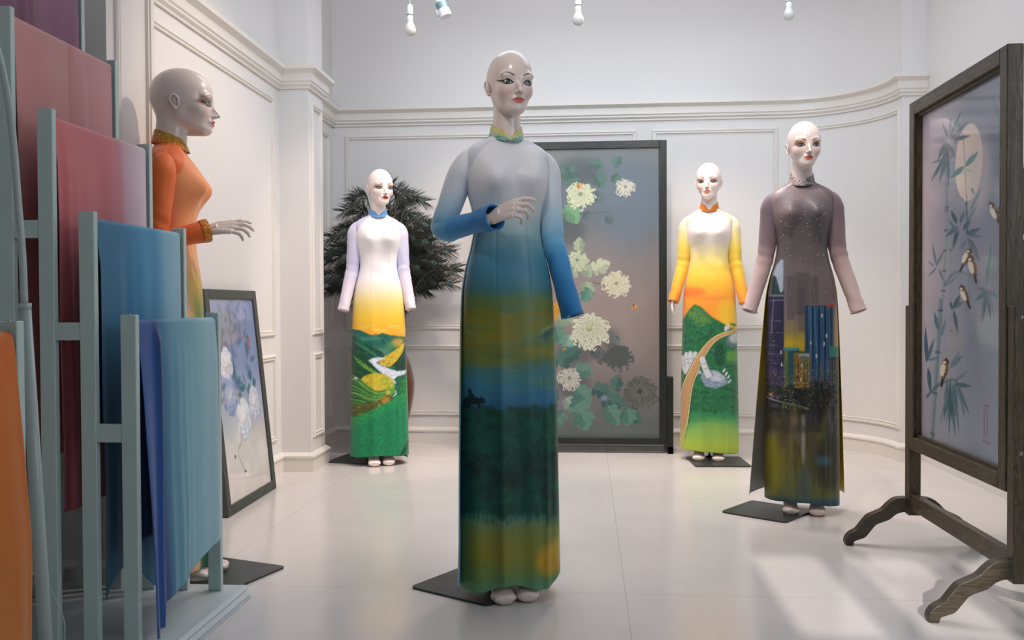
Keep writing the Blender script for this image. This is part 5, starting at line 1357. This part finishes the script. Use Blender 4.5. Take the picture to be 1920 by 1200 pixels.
def tf1(px, py):
    d = pray(px, py); t = ((B0-CAM)@nn)/(d@nn); h = CAM+d*t-B0; return (h@ey, -(h@ln))
c1_ = cv_peony(tf1, fw-.01, W1-fw+.01, -(H1-fw+.01), -(fw-.01))
u = np.linspace(fw-.004, W1-fw+.004, 200); w = np.linspace(fw-.004, H1-fw+.004, 340); Ug, Wg = np.meshgrid(u, w)
Vp = B0+Ug[..., None]*ey+Wg[..., None]*ln+nn*(.002)
inv(mk('painted_silk', Vp.reshape(-1, 3), grid_faces(*Ug.shape), M_SILKO, pa, lin(np.clip(c1_.sample(Ug, -Wg)*1.03, 0, 255).reshape(-1, 3))))
m = MB(); m.box(fw-.01, W1-fw+.01, fw-.01, H1-fw+.01, -.012, -.004, M=M1); inv(m.build('backing_board', M_DARKG, pa))

# ------------------------------------------------------------------ tall black screen with white chrysanthemums
sb = empty('standing_screen', (0, 5.87, 0)); tag(sb, 'tall black framed screen painted with white chrysanthemums by the back wall', 'screen')
def lo(o): o.matrix_parent_inverse = Matrix.Translation(-o.parent.location); return o
YS = 5.87
A = onY(900, 262, YS); Bq = onY(1250, 262, YS); x0, x1, zt = A[0], Bq[0], Bq[2]
zb = onY(1250, 834, YS)[2]
sw = .049
for nm, a0, a1, z0, z1, mt in (('frame_side', x0, x0+sw, zb, zt, M_BLACKW), ('frame_side', x1-sw, x1, zb, zt, M_BLACKW), ('frame_rail', x0+sw, x1-sw, zt-.048, zt, M_BLACKX), ('frame_rail', x0+sw, x1-sw, zb, zb+.045, M_BLACKX)):
    m = MB(); m.box(a0, a1, YS, YS+.035, z0, z1, .002); lo(m.build(nm, mt, sb))
m = MB(); m.box(x0+.02, x1-.02, YS+.006, YS+.028, zb-.042, zb-.012, .002); lo(m.build('stretcher', M_DARKG, sb))
for xx in (x0-.04, x1+.003):
    m = MB(); m.box(xx, xx+.037, YS-.012, YS+.040, 0, onY(1256, 706, YS)[2], .003); lo(m.build('post', M_BLACKW, sb))
    m = MB(); m.box(xx, xx+.037, YS-.012, YS+.30, 0, .05, .004); lo(m.build('foot', M_BLACKW, sb))
cvm = cv_mums()
nx, nz = 270, 430
xs = np.linspace(x0+sw-.004, x1-sw+.004, nx); zs = np.linspace(zb+.04, zt-.043, nz); Xg, Zg = np.meshgrid(xs, zs)
pxg = 900+(Xg-x0)/(x1-x0)*350; pyg = 262+(zt-Zg)/(zt-zb)*572
mk_ = mk('painted_silk', np.stack([Xg, np.full_like(Xg, YS+.012), Zg], -1).reshape(-1, 3), grid_faces(nz, nx), M_SILKP, sb, lin(np.clip(cvm.sample(pxg, pyg)*.94, 0, 255).reshape(-1, 3)))
lo(mk_)

# ------------------------------------------------------------------ oak screen with bamboo on the right
so_ = empty('standing_screen', (1.30, 3.265, 0)); tag(so_, 'oak standing screen painted with bamboo, moon and sparrows on wavy feet', 'screen')
XA, XB_ = 1.275, 1.325; Y0, Y1_ = 2.850, 3.680; Z0, Z1 = .395, 1.762; fw2 = .050
for nm, a0, a1, z0, z1, mt in (('frame_side', Y0, Y0+fw2, Z0, Z1, M_OAK), ('frame_side', Y1_-fw2, Y1_, Z0, Z1, M_OAK), ('frame_rail', Y0+fw2, Y1_-fw2, Z1-.052, Z1, M_OAKY), ('frame_rail', Y0+fw2, Y1_-fw2, Z0, Z0+.052, M_OAKY)):
    m = MB(); m.box(XA, XB_, a0, a1, z0, z1, .003); lo(m.build(nm, mt, so_))
m = MB()
for a0, a1, z0, z1 in ((Y0+fw2, Y0+fw2+.010, Z0+.052, Z1-.052), (Y1_-fw2-.010, Y1_-fw2, Z0+.052, Z1-.052), (Y0+fw2, Y1_-fw2, Z0+.052, Z0+.062), (Y0+fw2, Y1_-fw2, Z1-.062, Z1-.052)): m.box(XA+.014, XB_-.010, a0, a1, z0, z1)
lo(m.build('inner_lip', M_OAK, so_))
for k, yp in enumerate((Y0-.047, Y1_+.003)):
    m = MB(); m.box(XA+.004, XB_+.002, yp, yp+.044, .125, .965, .003); p = lo(m.build('post', M_OAK, so_))
    for zz in (.93, .52):
        o = bolt_at(p, XA+.026, yp-.0005, zz, .0065, 'y')
    q_ = [(0, .196), (.045, .196), (.075, .190), (.100, .170), (.122, .148), (.150, .134), (.178, .120), (.202, .092), (.222, .066), (.245, .052), (.262, .034), (.268, .012), (.262, .0), (.236, .0), (.232, .016), (.214, .024), (.190, .034), (.168, .060), (.148, .084), (.122, .096), (.094, .108), (.070, .128), (.040, .138), (0, .140)]
    up_ = catmull(q_[:13], 40); dn_ = catmull(q_[13:], 34)
    half = [tuple(t) for t in up_]+[tuple(t) for t in dn_]
    xc = (XA+XB_)/2+.003
    out = [(xc-a, b) for a, b in half[::-1]]
    full = [(xc+a, b) for a, b in up_]+[(xc+a, b) for a, b in dn_]+[(xc-a, b) for a, b in dn_[::-1]][1:]+[(xc-a, b) for a, b in up_[::-1]][:-1]
    m = MB(); m.prism(full, 'y', yp+.002, yp+.042); f_ = lo(m.build('foot', M_OAKX, so_))
    bv = f_.modifiers.new('bevel', 'BEVEL'); bv.width = .003; bv.segments = 2; bv.limit_method = 'ANGLE'
m = MB(); m.box(XA+.010, XB_-.006, Y0-.002, Y1_+.002, .150, .212, .003); lo(m.build('stretcher', M_OAKY, so_))
XSK = XA+.030
def tf2(px, py):
    h = onX(px, py, XSK); return (-h[1], -h[2])
cvb = cv_bamboo(tf2, -(Y1_-fw2+.01), -(Y0+fw2-.01), -(Z1-.045), -(Z0+.045))
ys = np.linspace(Y0+fw2, Y1_-fw2, 230); zs = np.linspace(Z0+.05, Z1-.05, 400); Yg, Zg = np.meshgrid(ys, zs)
lo(mk('painted_silk', np.stack([np.full_like(Yg, XSK), Yg, Zg], -1).reshape(-1, 3), grid_faces(*Yg.shape)[:, ::-1], M_SILKO, so_, lin(np.clip(cvb.sample(-Yg, -Zg)*1.05, 0, 255).reshape(-1, 3))))
# shelf with folded cloth far right
sh = empty('shelf_unit', (0, 0, 0)); tag(sh, 'pale open shelf of folded cloth behind the oak screen post', 'shelf')
SX0, SX1, SY0, SY1 = 1.70, 2.045, 3.30, 3.72
for zz in (.02, .32, .62, .92, 1.22, 1.50):
    m = MB(); m.box(SX0, SX1, SY0+.02, SY1-.02, zz, zz+.018, .002); m.build('shelf_board', M_RACK, sh)
for yy in (SY0, SY1-.02):
    m = MB(); m.box(SX0, SX1, yy, yy+.018, 0, 1.52, .002); m.build('side_panel', M_RACK, sh)
fold_c = [((176, 60, 44), 'red'), ((214, 120, 60), 'orange'), ((196, 186, 176), 'cream'), ((70, 120, 124), 'teal'), ((150, 60, 50), 'dark red'), ((170, 150, 90), 'ochre'), ((96, 70, 110), 'violet')]
kk = 0
for si, zz in enumerate((.338, .638, .938, 1.238)):
    zt2 = zz
    for j in range(4):
        c, nme = fold_c[(kk*3+si) % 7]; kk += 1
        h = .040+.008*((kk*5) % 3)
        m = MB(); pr = [(SY0+.03, zt2+.001), (SY1-.05, zt2+.001), (SY1-.035, zt2+.006), (SY1-.030, zt2+h/2), (SY1-.035, zt2+h-.006), (SY1-.05, zt2+h), (SY0+.03, zt2+h)]
        m.prism(pr, 'x', SX0+.02, SX1-.03)
        o = m.build('folded_cloth', mat_plain('folded_%s_cloth' % nme.replace(' ', '_'), c, .7, bump=.3, bscale=40), None)
        pos = ('bottom', 'second', 'third', 'top')[j]; lv = ('lowest filled', 'second', 'third', 'uppermost')[si]
        tag(o, '%s folded cloth, %s of its pile on the %s shelf' % (nme, pos, lv), 'cloth', 'folded cloths on the shelf')
        zt2 += h+.001

# ------------------------------------------------------------------ vase of peacock feathers
VX, VY = -1.335, 5.86
M_VASE = mat_plain('brown_glazed_pottery', (92, 62, 46), .3, var=.25, vscale=8, coat=.3)
m = MB(); vp = [(.085, .0), (.108, .006), (.112, .03), (.13, .12), (.166, .26), (.188, .38), (.190, .48), (.160, .60), (.11, .70), (.078, .77), (.080, .82), (.102, .85)]
m.lathe([(0, .012), (.085, .0)]+[tuple(q) for q in catmull(vp, 60)]+[(.096, .852), (.070, .815), (.066, .77), (.10, .69), (.15, .59), (.18, .45), (.0, .2)], 64)
vs_ = m.build('vase', M_VASE, None, smooth=True, loc=(VX, VY, 0)); tag(vs_, 'big round brown vase on the floor behind the lavender sleeved mannequin', 'vase')
M_FEA = mat_vcol('peacock_barbs', .5, spec=.4)
def feather(i, tip, r):
    o0 = np.array([VX+r.uniform(-.04, .04), VY+r.uniform(-.04, .04), .60]); tip = np.array(tip)
    d = tip-o0; hz = np.array([d[0], d[1], 0]); 
    mid = o0+np.array([hz[0]*.22, hz[1]*.22, d[2]*.62]); mid2 = o0+np.array([hz[0]*.60, hz[1]*.60, d[2]*.98+.02])
    mouth = np.array([VX, VY, .84])+np.clip(hz, -.045, .045)
    P = catmull([o0, mouth, mid, mid2, tip], 60)
    t = np.linspace(0, 1, 60); T = np.gradient(P, axis=0); T /= np.linalg.norm(T, axis=1)[:, None]
    side0 = np.cross(T[-1], [0, -1, .2]); side0 /= np.linalg.norm(side0)+1e-9
    root = empty('peacock_feather', (0, 0, 0))
    m = MB(); m.tube(P, np.linspace(.0022, .0007, 60), 5, False); m.build('quill', M_QUILL, root, smooth=True)
    V = []; Fc = []; C = []
    for k in range(74):
        u = .30+.70*(k/73)**.9; j = min(58, int(u*59)); p = P[j]; tt = T[j]
        L = .040+.058*u**2*(1 if u < .93 else 1-(u-.93)*4)
        for s in (-1, 1):
            for rep in range(2):
                w = side0*s+r.uniform(-.35, .35)*np.cross(tt, side0)
                a = r.uniform(.7, 1.1)*(1-.55*max(0, (u-.8)/.2))
                dr = tt*math.cos(a)+w*math.sin(a); dr /= np.linalg.norm(dr)
                l = L*r.uniform(.75, 1.2); q1 = p+dr*l*.55; q2 = p+dr*l+np.array([0, 0, -.012*r.rand()*(1 if u < .9 else .3)])
                n_ = np.cross(dr, [0, -1, 0]); n_ = n_/(np.linalg.norm(n_)+1e-9)*.0013
                b_ = len(V); V += [p-n_, p+n_, q1+n_, q1-n_, q2+n_*.3, q2-n_*.3]; Fc += [(b_, b_+1, b_+2, b_+3), (b_+3, b_+2, b_+4, b_+5)]
                c = ((24, 36, 30), (34, 40, 27), (20, 31, 32), (46, 42, 28))[r.randint(4)]; C += [c]*6
    o = mk('vane', V, Fc, M_FEA, root, lin(np.array(C)), smooth=False)
    # eye spot
    e = P[-4]; m = MB()
    for rad, col, dz in ((.021, (66, 74, 40), 0), (.015, (84, 80, 46), -.0012), (.0105, (20, 96, 104), -.0024), (.006, (14, 24, 60), -.0036)):
        n = 16; a1 = T[-4]*1.25; a2 = side0*.85; V = [e+np.array([0, dz, 0])]+[e+rad*(math.cos(q)*a1+math.sin(q)*a2)+np.array([0, dz, 0]) for q in np.arange(n)*2*PI/n]
        m.add(V, [(0, 1+(k+1) % n, 1+k) for k in range(n)], lin(col))
    m.build('eye_spot', M_FEA, root)
    tag(root, 'dark green peacock feather fanning out of the brown vase', 'feather', 'peacock feathers in the brown vase')
M_QUILL = mat_plain('feather_quill', (120, 104, 78), .5)
r = np.random.RandomState(21)
NF = 84
for i in range(NF):
    a = -1.0+2.0*(i+.5)/NF; lay = i % 4
    ang = a*1.50+r.uniform(-.06, .06); R_ = (.78, .66, .54, .42)[lay]*r.uniform(.92, 1.06)
    x = VX+.02+math.sin(ang)*R_*.64; z = 1.10+max(-.05, math.cos(ang))*R_*(.80+.10*math.cos(ang*3))
    z -= .05*abs(math.sin(ang))
    x = min(max(x, -1.76), VX+.55); y = VY+r.uniform(-.10, .24)-.05*abs(a)
    feather(i, (x, min(y, 6.17), z), r)

# ------------------------------------------------------------------ bulbs and lamp overhead
M_BULB = mat_plain('frosted_bulb_glass', (206, 204, 200), .25, coat=.5)
M_SOCK = mat_plain('white_bulb_socket', (226, 228, 230), .4)
M_DARK = mat_plain('dark_ring', (70, 76, 78), .5)
M_TEAL = mat_plain('grey_blue_lamp_collar', (104, 136, 144), .4)
for px, py, D, lab in ((769, 67, 4.6, 'unlit white bulb hanging left of the tilted lamp'), (1084, 48, 4.75, 'unlit white bulb hanging right of the middle mannequin head'), (1479, 38, 5.1, 'unlit white bulb hanging above the city gown mannequin')):
    c = PT(px, py, D); s = 1.0
    o = empty('hanging_bulb', tuple(c)); tag(o, lab, 'light bulb', 'bare bulbs on cords')
    m = MB(); m.lathe([(0, 0), (.014, .002), (.025, .011), (.030, .026), (.029, .038), (.023, .054), (.017, .066), (.0155, .078)], 28); m.build('bulb', M_BULB, o, smooth=True)
    m = MB(); m.lathe([(.0155, .078), (.0145, .105), (.0, .105)], 20); m.build('bulb_neck', M_SOCK, o, smooth=True)
    m = MB(); m.lathe([(.0165, .105), (.0165, .1075), (0, .1075)], 20); m.lathe([(.0165, .105), (0, .105)], 20); m.build('dark_ring', M_DARK, o)
    m = MB(); m.lathe([(.0155, .1075), (.0155, .150), (.009, .158), (.003, .162), (0, .162)], 20); m.build('socket', M_SOCK, o, smooth=True)
    m = MB(); m.tube([(0, 0, .160), (0, 0, ZC-c[2]-.001)], .0022, 6); m.build('cord', M_SOCK, o)
c = PT(827, 8, 4.65)
o = empty('spot_lamp', tuple(c)); tag(o, 'small tilted white lamp head with a grey blue collar hanging from above', 'lamp')
tilt = Matrix.Rotation(math.radians(-22), 4, 'Y')
m = MB(); m.lathe([(0, -.070), (.030, -.070), (.032, -.068), (.030, -.030), (.027, -.026)], 24, M=tilt); m.build('lamp_head', M_SOCK, o, smooth=False)
m = MB(); m.lathe([(.027, -.026), (.028, .008), (.024, .012), (0, .012)], 24, M=tilt); m.build('collar', M_TEAL, o, smooth=True)
m = MB(); m.tube([tuple(tilt @ Vector((-.030, 0, -.020))), tuple(tilt @ Vector((-.036, 0, -.052)))], .008, 12); m.build('knob', M_SOCK, o, smooth=True)
m = MB(); m.lathe([(.022, .012), (.020, .045), (0, .05)], 20, M=tilt); tp = tilt @ Vector((0, 0, .046)); m.tube([tuple(tp), (tp[0]+.01, 0, .12), (tp[0]+.01, 0, ZC-c[2]-.001)], .007, 10); m.build('arm', M_SOCK, o, smooth=True)
# ------------------------------------------------------------------ the five dressed mannequins
def vdir(th, xv, dv, z): return (xv*math.cos(th)+dv*math.sin(th), -xv*math.sin(th)+dv*math.cos(th), z)
def front_cols(cv, cx, Dp, s, yh, th=0.0):
    k = FPX/Dp
    def f(X, Z): return cv.sample(cx+X*s*k*math.cos(th), yh+(.977-Z*s)*k)
    return f
SK = (222, 206, 198)
def style(**k):
    d = dict(skin=(226, 212, 204), blush=(222, 160, 144), blush_a=.3, iris=(50, 74, 66), brow=(96, 70, 54), lip=(196, 92, 84), white=(150, 156, 152), wing=2)
    d.update(k); return d
def side_arm(s, xo, z, yo=-.03, hx=None):
    sh = (s*.134, .012, 1.440); el = (s*(.150+.10*(xo-.17)), .018, 1.19); cu = (s*xo, yo, z)
    wr = tuple(np.array(el)+(np.array(cu)-np.array(el))*(.49))
    d = np.array(cu)-np.array(el); d /= np.linalg.norm(d)
    return sh, el, cu, wr, (tuple(d), (0, -1, 0), (s*1.0, .0, .15))

# ---- middle: white to blue gown with a lake at dusk
th = math.radians(13)
o = empty('mannequin', (-.262, 2.985, 0), math.radians(5.1)+th); o.scale = (1.012,)*3
tag(o, 'tall central bald mannequin in white, blue and olive lake gown with bent arm', 'mannequin', None)
elR = vdir(th, -.222, .010, 1.205); wrR = vdir(th, -.050, -.165, 1.232)
hR = (vdir(th, .80, -.26, .34), vdir(th, .1, .75, .55), vdir(th, -.30, -.70, .62))
shL, elL, cuL, wrL, hL = side_arm(1, .203, .925, -.065)
elL = (.150, -.004, 1.19); wrL = tuple(np.array(elL)+(np.array(cuL)-np.array(elL))*.50)
make_mannequin(o, '', style(wing=9, iris=(52, 66, 62), skin=(228, 210, 200), brow=(92, 74, 50), lip=(190, 92, 82), gaze=0), [((-.138, .012, 1.446), elR, wrR, hR), (shL, elL, wrL, hL)], math.radians(4), 1.0, (H_POINT, H_DOWN), ((-.044, -.010, .10), (.052, -.004, -.12)))
pc = rotz(np.array([(-.37+.262, 3.097-2.985, 0)]), -(math.radians(5.1)+th))[0]/1.012
base_plate(o, pc[0], pc[1], .33, .36, math.radians(-31)-math.radians(5.1)-th); rod(o, -.055, .10)
LK = cv_lake(); fc = front_cols(LK, 951, 2.88, 1.012, 569.8, th)
def fcC(X, Z):
    C = fc(X, Z); m = raglan(X, Z)[..., None]; e = np.clip((np.abs(X)-.03)*0+1, 0, 1)
    rc = ramp(Z, [(1.33, (170, 196, 206)), (1.42, (206, 212, 220)), (1.5, (216, 216, 222))])
    return np.where(m, rc*.97, C)
dC = dress_grid('dress', o, 'front', .052, fcC, M_SATIN, 130, .0036, hemf=lambda X: .012*np.cos(X*30+.6)+.02*(X > .12)*(X-.12)/.05)
dress_grid('back_panel', dC, 'back', .060, lambda X, Z: ramp(Z, [(.05, (96, 166, 186)), (.6, (104, 172, 188)), (.78, (150, 176, 100)), (.95, (60, 110, 120)), (1.1, (60, 140, 160)), (1.25, (150, 178, 186)), (1.5, (214, 216, 220))]), M_SATIN, 70, .010, hem_w=.014, right=.10, shift=lambda X, Y, Z: (X, Y-.10*np.clip((1.1-Z)/.9, 0, 1)*np.clip((-X-.11)/.06, 0, 1)))
sc = lambda t, V: ramp(t, [(0, (220, 220, 224)), (.2, (212, 218, 226)), (.36, (170, 202, 220)), (.5, (110, 176, 212)), (.62, (60, 146, 200)), (1, (34, 122, 186))])
sleeve(dC, -1, (-.134, .012, 1.440), elR, tuple(np.array(wrR)+np.array(hR[0])*.012), sc, M_CREPE, .042, seed=3)
sleeve(dC, 1, (.134, .012, 1.440), elL, cuL, sc, M_CREPE, .037, seed=5, deep=.30)
M_BG = mat_beads('gold_and_teal_beads', (0, 0, 0), (250, 246, 214), 520)
collar(dC, lambda t, a: ramp(np.full_like(a, t), [(0, (60, 160, 164)), (.36, (70, 168, 168)), (.46, (204, 196, 110)), (1, (214, 200, 100))]), M_BG)

# ---- left rear: white gown, lavender sleeves, green valley
o = empty('mannequin', (-1.268, 5.400, 0), math.radians(13.3+4)); o.scale = (1.007,)*3
tag(o, 'bald mannequin in white gown with lavender sleeves and green terraced valley print', 'mannequin')
aL = side_arm(-1, .214, .935); aR = side_arm(1, .192, .94)
make_mannequin(o, '', style(shadow=(196, 130, 96), lip=(130, 14, 16), iris=(60, 84, 66), skin=(244, 226, 218), blush=(240, 190, 176), brow=(110, 70, 44), wing=3), [(aL[0], aL[1], aL[3], aL[4]), (aR[0], aR[1], aR[3], aR[4])], math.radians(15), 1.02, (H_DOWN, H_DOWN), ((-.040, -.012, .02), (.052, .004, -.05)))
pc = rotz(np.array([(-1.425+1.268, 5.535-5.400, 0)]), -math.radians(17.3))[0]
base_plate(o, pc[0], pc[1], .31, .31, math.radians(-10-17.3)); rod(o, -.055, .10)
CVV = cv_valley(); fv = front_cols(CVV, 707.5, 5.30, 1.003, 571.6)
def fcV(X, Z): return np.where(raglan(X, Z)[..., None], np.array([206., 200, 222]), fv(X, Z))
dV = dress_grid('dress', o, 'front', .060, fcV, M_CREPE, 120, .0042, fold=.6, hemf=lambda X: .004*np.cos(X*20), hem_w=.006)
dress_grid('back_panel', dV, 'back', .030, lambda X, Z: ramp(Z, [(.05, (14, 84, 70)), (.8, (20, 90, 70)), (.95, (230, 190, 80)), (1.05, (224, 222, 230)), (1.5, (206, 200, 222))])*np.where((Z > 1.12)[..., None], np.array([.62, .78, 1.0]), 1), M_CREPE, 50, .012, hem_w=-.006)
sv = lambda t, V: ramp(t, [(0, (210, 204, 224)), (.4, (200, 200, 226)), (.7, (222, 210, 226)), (1, (232, 220, 230))])
for sd, q in ((-1, aL), (1, aR)): sleeve(dV, sd, (sd*.134, .012, 1.440), q[1], q[2], sv, M_CREPE, .033, seed=7+sd, deep=.32)
collar(dV, lambda t, a: np.tile(np.array([112., 158, 214]), (len(a), 1)), M_CREPE, notch=.024)

# ---- right rear: cream to orange gown with stone hands
o = empty('mannequin', (.762, 5.665, 0), math.radians(-8)); o.scale = (1.032,)*3
tag(o, 'bald mannequin in cream to orange gown with stone hands carrying a walkway', 'mannequin')
aL = side_arm(-1, .212, .955, -.05); aR = side_arm(1, .205, .945)
aL = (aL[0], aL[1], aL[2], tuple(np.array(aL[1])+(np.array(aL[2])-np.array(aL[1]))*.72), aL[4])
make_mannequin(o, '', style(shadow=(206, 150, 120), lip=(216, 104, 80), iris=(44, 60, 50), skin=(240, 222, 214), blush=(236, 184, 168), wing=1), [(aL[0], aL[1], aL[3], aL[4]), (aR[0], aR[1], aR[3], aR[4])], math.radians(-5), 1.03, (H_DOWN, H_DOWN), ((-.062, .0, .0), (.052, .0, .0)))
base_plate(o, .05, -.085, .325, .325, math.radians(3+8)); rod(o, .0, .045)
CVB = cv_bridge(); fb = front_cols(CVB, 1330, 5.56, 1.032, 568.6)
def fcB(X, Z): return np.where(raglan(X, Z)[..., None], ramp(Z, [(1.36, (238, 214, 130)), (1.44, (238, 220, 176)), (1.5, (240, 226, 214))]), fb(X, Z))
dB = dress_grid('dress', o, 'front', .060, fcB, M_CREPE, 120, .0042, fold=.5, hemf=lambda X: .010*np.clip(-X/.17, -1, 1)+.0, hem_w=.004)
dress_grid('back_panel', dB, 'back', .075, lambda X, Z: ramp(Z, [(.05, (166, 190, 60)), (.3, (120, 170, 80)), (.6, (30, 110, 70)), (.9, (220, 150, 50)), (1.1, (240, 200, 90)), (1.5, (240, 224, 200))]), M_CREPE, 50, .012)
svb = lambda t, V: ramp(t, [(0, (240, 226, 200)), (.15, (238, 220, 150)), (.32, (238, 206, 84)), (.6, (236, 188, 56)), (.8, (238, 168, 44)), (1, (236, 140, 36))])
for sd, q in ((-1, aL), (1, aR)): sleeve(dB, sd, (sd*.134, .012, 1.440), q[1], q[2], svb, M_CREPE, .033, seed=11+sd, deep=.32)
collar(dB, lambda t, a: np.tile(np.array([226., 124, 36]), (len(a), 1)), M_CREPE, notch=.030)

# ---- right: mauve gown with a night city
o = empty('mannequin', (1.000, 4.275, 0), math.radians(-13.8+5)); o.scale = (1.014,)*3
tag(o, 'bald mannequin in mauve beaded gown with a night city skyline print', 'mannequin')
aL = side_arm(-1, .232, .928); aR = side_arm(1, .242, .925)
make_mannequin(o, '', style(shadow=(176, 110, 60), lip=(206, 82, 66), iris=(36, 56, 40), skin=(238, 222, 214), blush=(236, 168, 150), brow=(104, 64, 40), wing=1), [(aL[0], aL[1], aL[3], aL[4]), (aR[0], aR[1], aR[3], aR[4])], math.radians(9), 1.0, (H_DOWN, H_DOWN), ((-.052, -.006, .0), (.068, .004, -.08)))
pc = rotz(np.array([(.844-1.000, 4.256-4.275, 0)]), math.radians(8.8))[0]
base_plate(o, pc[0], pc[1], .314, .307, math.radians(-36.7+8.8)); rod(o, -.055, .06)
CVC = cv_city(); fq = front_cols(CVC, 1509, 4.16, 1.014, 567.6)
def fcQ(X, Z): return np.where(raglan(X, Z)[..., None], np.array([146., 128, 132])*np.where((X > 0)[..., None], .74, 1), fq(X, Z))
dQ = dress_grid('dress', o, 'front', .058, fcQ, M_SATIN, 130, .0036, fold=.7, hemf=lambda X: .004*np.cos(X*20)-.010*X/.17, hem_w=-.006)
def bkshift(X, Y, Z):
    k = np.clip((1.15-Z)/1.1, 0, 1)
    return X-.05*k*(X < 0)*np.abs(X)/.17+.004*k*(X > 0), Y+.01*k-.13*k*np.clip((-X-.10)/.08, 0, 1)
dress_grid('back_panel', dQ, 'back', .090, lambda X, Z: np.where((X < .02)[..., None], ramp(Z, [(.05, (150, 152, 154)), (.45, (166, 162, 146)), (.66, (226, 200, 70)), (1.0, (232, 208, 70)), (1.12, (130, 114, 112)), (1.5, (146, 128, 132))]), np.where((Z < 1.05)[..., None], np.array([236., 208, 60]), np.array([130., 114, 116]))), M_SATIN, 70, .010, shift=bkshift, hem_w=.012)
svc = lambda t, V: ramp(t, [(0, (120, 104, 112)), (.15, (128, 110, 118)), (.4, (150, 126, 132)), (.6, (206, 178, 174)), (1, (226, 200, 198))])
for sd, q in ((-1, aL), (1, aR)):
    sleeve(dQ, sd, (sd*.134, .012, 1.440), q[1], q[2], svc, M_CREPE, .033, seed=15+sd, deep=.28)
M_BS = mat_beads('silver_beads', (0, 0, 0), (232, 226, 224), 440)
collar(dQ, lambda t, a: ramp(a, [(-PI, (120, 104, 108)), (-.6, (150, 120, 116)), (.3, (96, 92, 98)), (PI, (120, 110, 116))]), M_BS, notch=.020)
for q in (aL, aR):   # beaded edge of the cuffs
    d = np.array(q[2])-np.array(q[1]); d /= np.linalg.norm(d); u0 = np.cross(d, [0, 1, 0]); u0 /= np.linalg.norm(u0); v0 = np.cross(d, u0)
    ring = np.array([np.array(q[2])+(.0335*math.cos(a)*u0+.0335*1.22*math.sin(a)*v0) for a in np.linspace(0, 2*PI, 41)])
    m = MB(); m.tube(ring, .0042, 8, False, col=lin((220, 190, 190))); m.build('beaded_cuff', M_BS, dQ, smooth=True)
r = np.random.RandomState(6); m = MB()
for k in range(74):
    x = r.uniform(-.105, .105); z = r.uniform(.98, 1.47) if k % 3 else r.uniform(1.30, 1.47)
    if abs(x) > .9*float(ip(z, ZT, AT)): continue
    X, Y = torso_pt(np.array([math.asin(max(-1, min(1, x/float(ip(z, ZT, AT)))))]), np.array([z]))
    v, f = uvs((float(X[0]), float(Y[0])-.001, z), .0021, 6, 4); m.add(v, f)
sq = m.build('sequins', mat_plain('silver_sequin', (236, 236, 240), .2, metal=.6), dQ, smooth=True); sq['kind'] = 'stuff'

# ---- left: orange gown seen from the side, hand held forward
rz = math.radians(25.3+80)
o = empty('mannequin', (-1.462, 3.088, 0), rz); o.scale = (1.018,)*3
tag(o, 'bald mannequin in orange gown seen in profile behind the fabric rack', 'mannequin')
elr = (-.165, .03, 1.17); wrr = (-.105, -.125, 1.215)
hr = ((.15, -.95, .16), (.55, 0, .8), (-.55, -.05, .75))
aL2 = side_arm(1, .19, .93)
make_mannequin(o, '', style(shadow=(160, 110, 84), lip=(178, 70, 76), iris=(60, 80, 66), skin=(222, 206, 198), brow=(84, 60, 50), wing=2), [((-.138, .012, 1.446), elr, wrr, hr), (aL2[0], aL2[1], aL2[3], aL2[4])], 0.0, 1.07, (H_REACH, H_DOWN), ((-.05, -.02, .0), (.05, -.06, 0)))
pc = rotz(np.array([(-1.32+1.462, 3.133-3.088, 0)]), -rz)[0]
base_plate(o, pc[0], pc[1], .31, .31, math.radians(-19)-rz); rod(o, .0, .10)
def fcO(X, Z):
    C = ramp(Z, [(.0, (30, 90, 60)), (.6, (60, 120, 50)), (.95, (120, 130, 40)), (1.02, (190, 160, 60)), (1.10, (232, 168, 110)), (1.2, (236, 160, 104)), (1.4, (236, 148, 92)), (1.5, (236, 140, 84))])
    g = np.clip((1.08-Z)/.1, 0, 1)[..., None]*np.clip((-X-.07)/.05, 0, 1)[..., None]
    C = C*(1-g)+np.array([226., 176, 140])*g
    return np.where(raglan(X, Z)[..., None], np.array([228., 108, 44]), C)
dO = dress_grid('dress', o, 'front', .055, fcO, M_CREPE, 110, .005)
dress_grid('back_panel', dO, 'back', .06, lambda X, Z: ramp(Z, [(.05, (60, 110, 60)), (.9, (220, 170, 120)), (1.1, (226, 120, 60)), (1.5, (228, 108, 44))]), M_CREPE, 50, .012)
so2 = lambda t, V: ramp(t, [(0, (230, 112, 46)), (.6, (226, 100, 36)), (1, (226, 98, 30))])
sleeve(dO, -1, (-.134, .012, 1.440), elr, wrr, so2, M_CREPE, .037, seed=21); sleeve(dO, 1, (.134, .012, 1.440), aL2[1], aL2[2], so2, M_CREPE, .033, seed=22)
M_BO = mat_beads('gold_beads', (0, 0, 0), (226, 180, 60), 320)
collar(dO, lambda t, a: ramp(np.full_like(a, t), [(0, (222, 96, 24)), (.4, (214, 110, 24)), (.5, (180, 130, 40)), (1, (176, 130, 44))]), M_BO, notch=.012)
f_ = np.array(wrr)-np.array(elr); f_ /= np.linalg.norm(f_)
m = MB(); m.tube([np.array(wrr)-f_*.022, np.array(wrr)-f_*.010, np.array(wrr)+f_*.003], [.0385, .0405, .0400], 32, False, col=lin((206, 120, 30))); m.build('beaded_cuff', M_BO, dO, smooth=True)
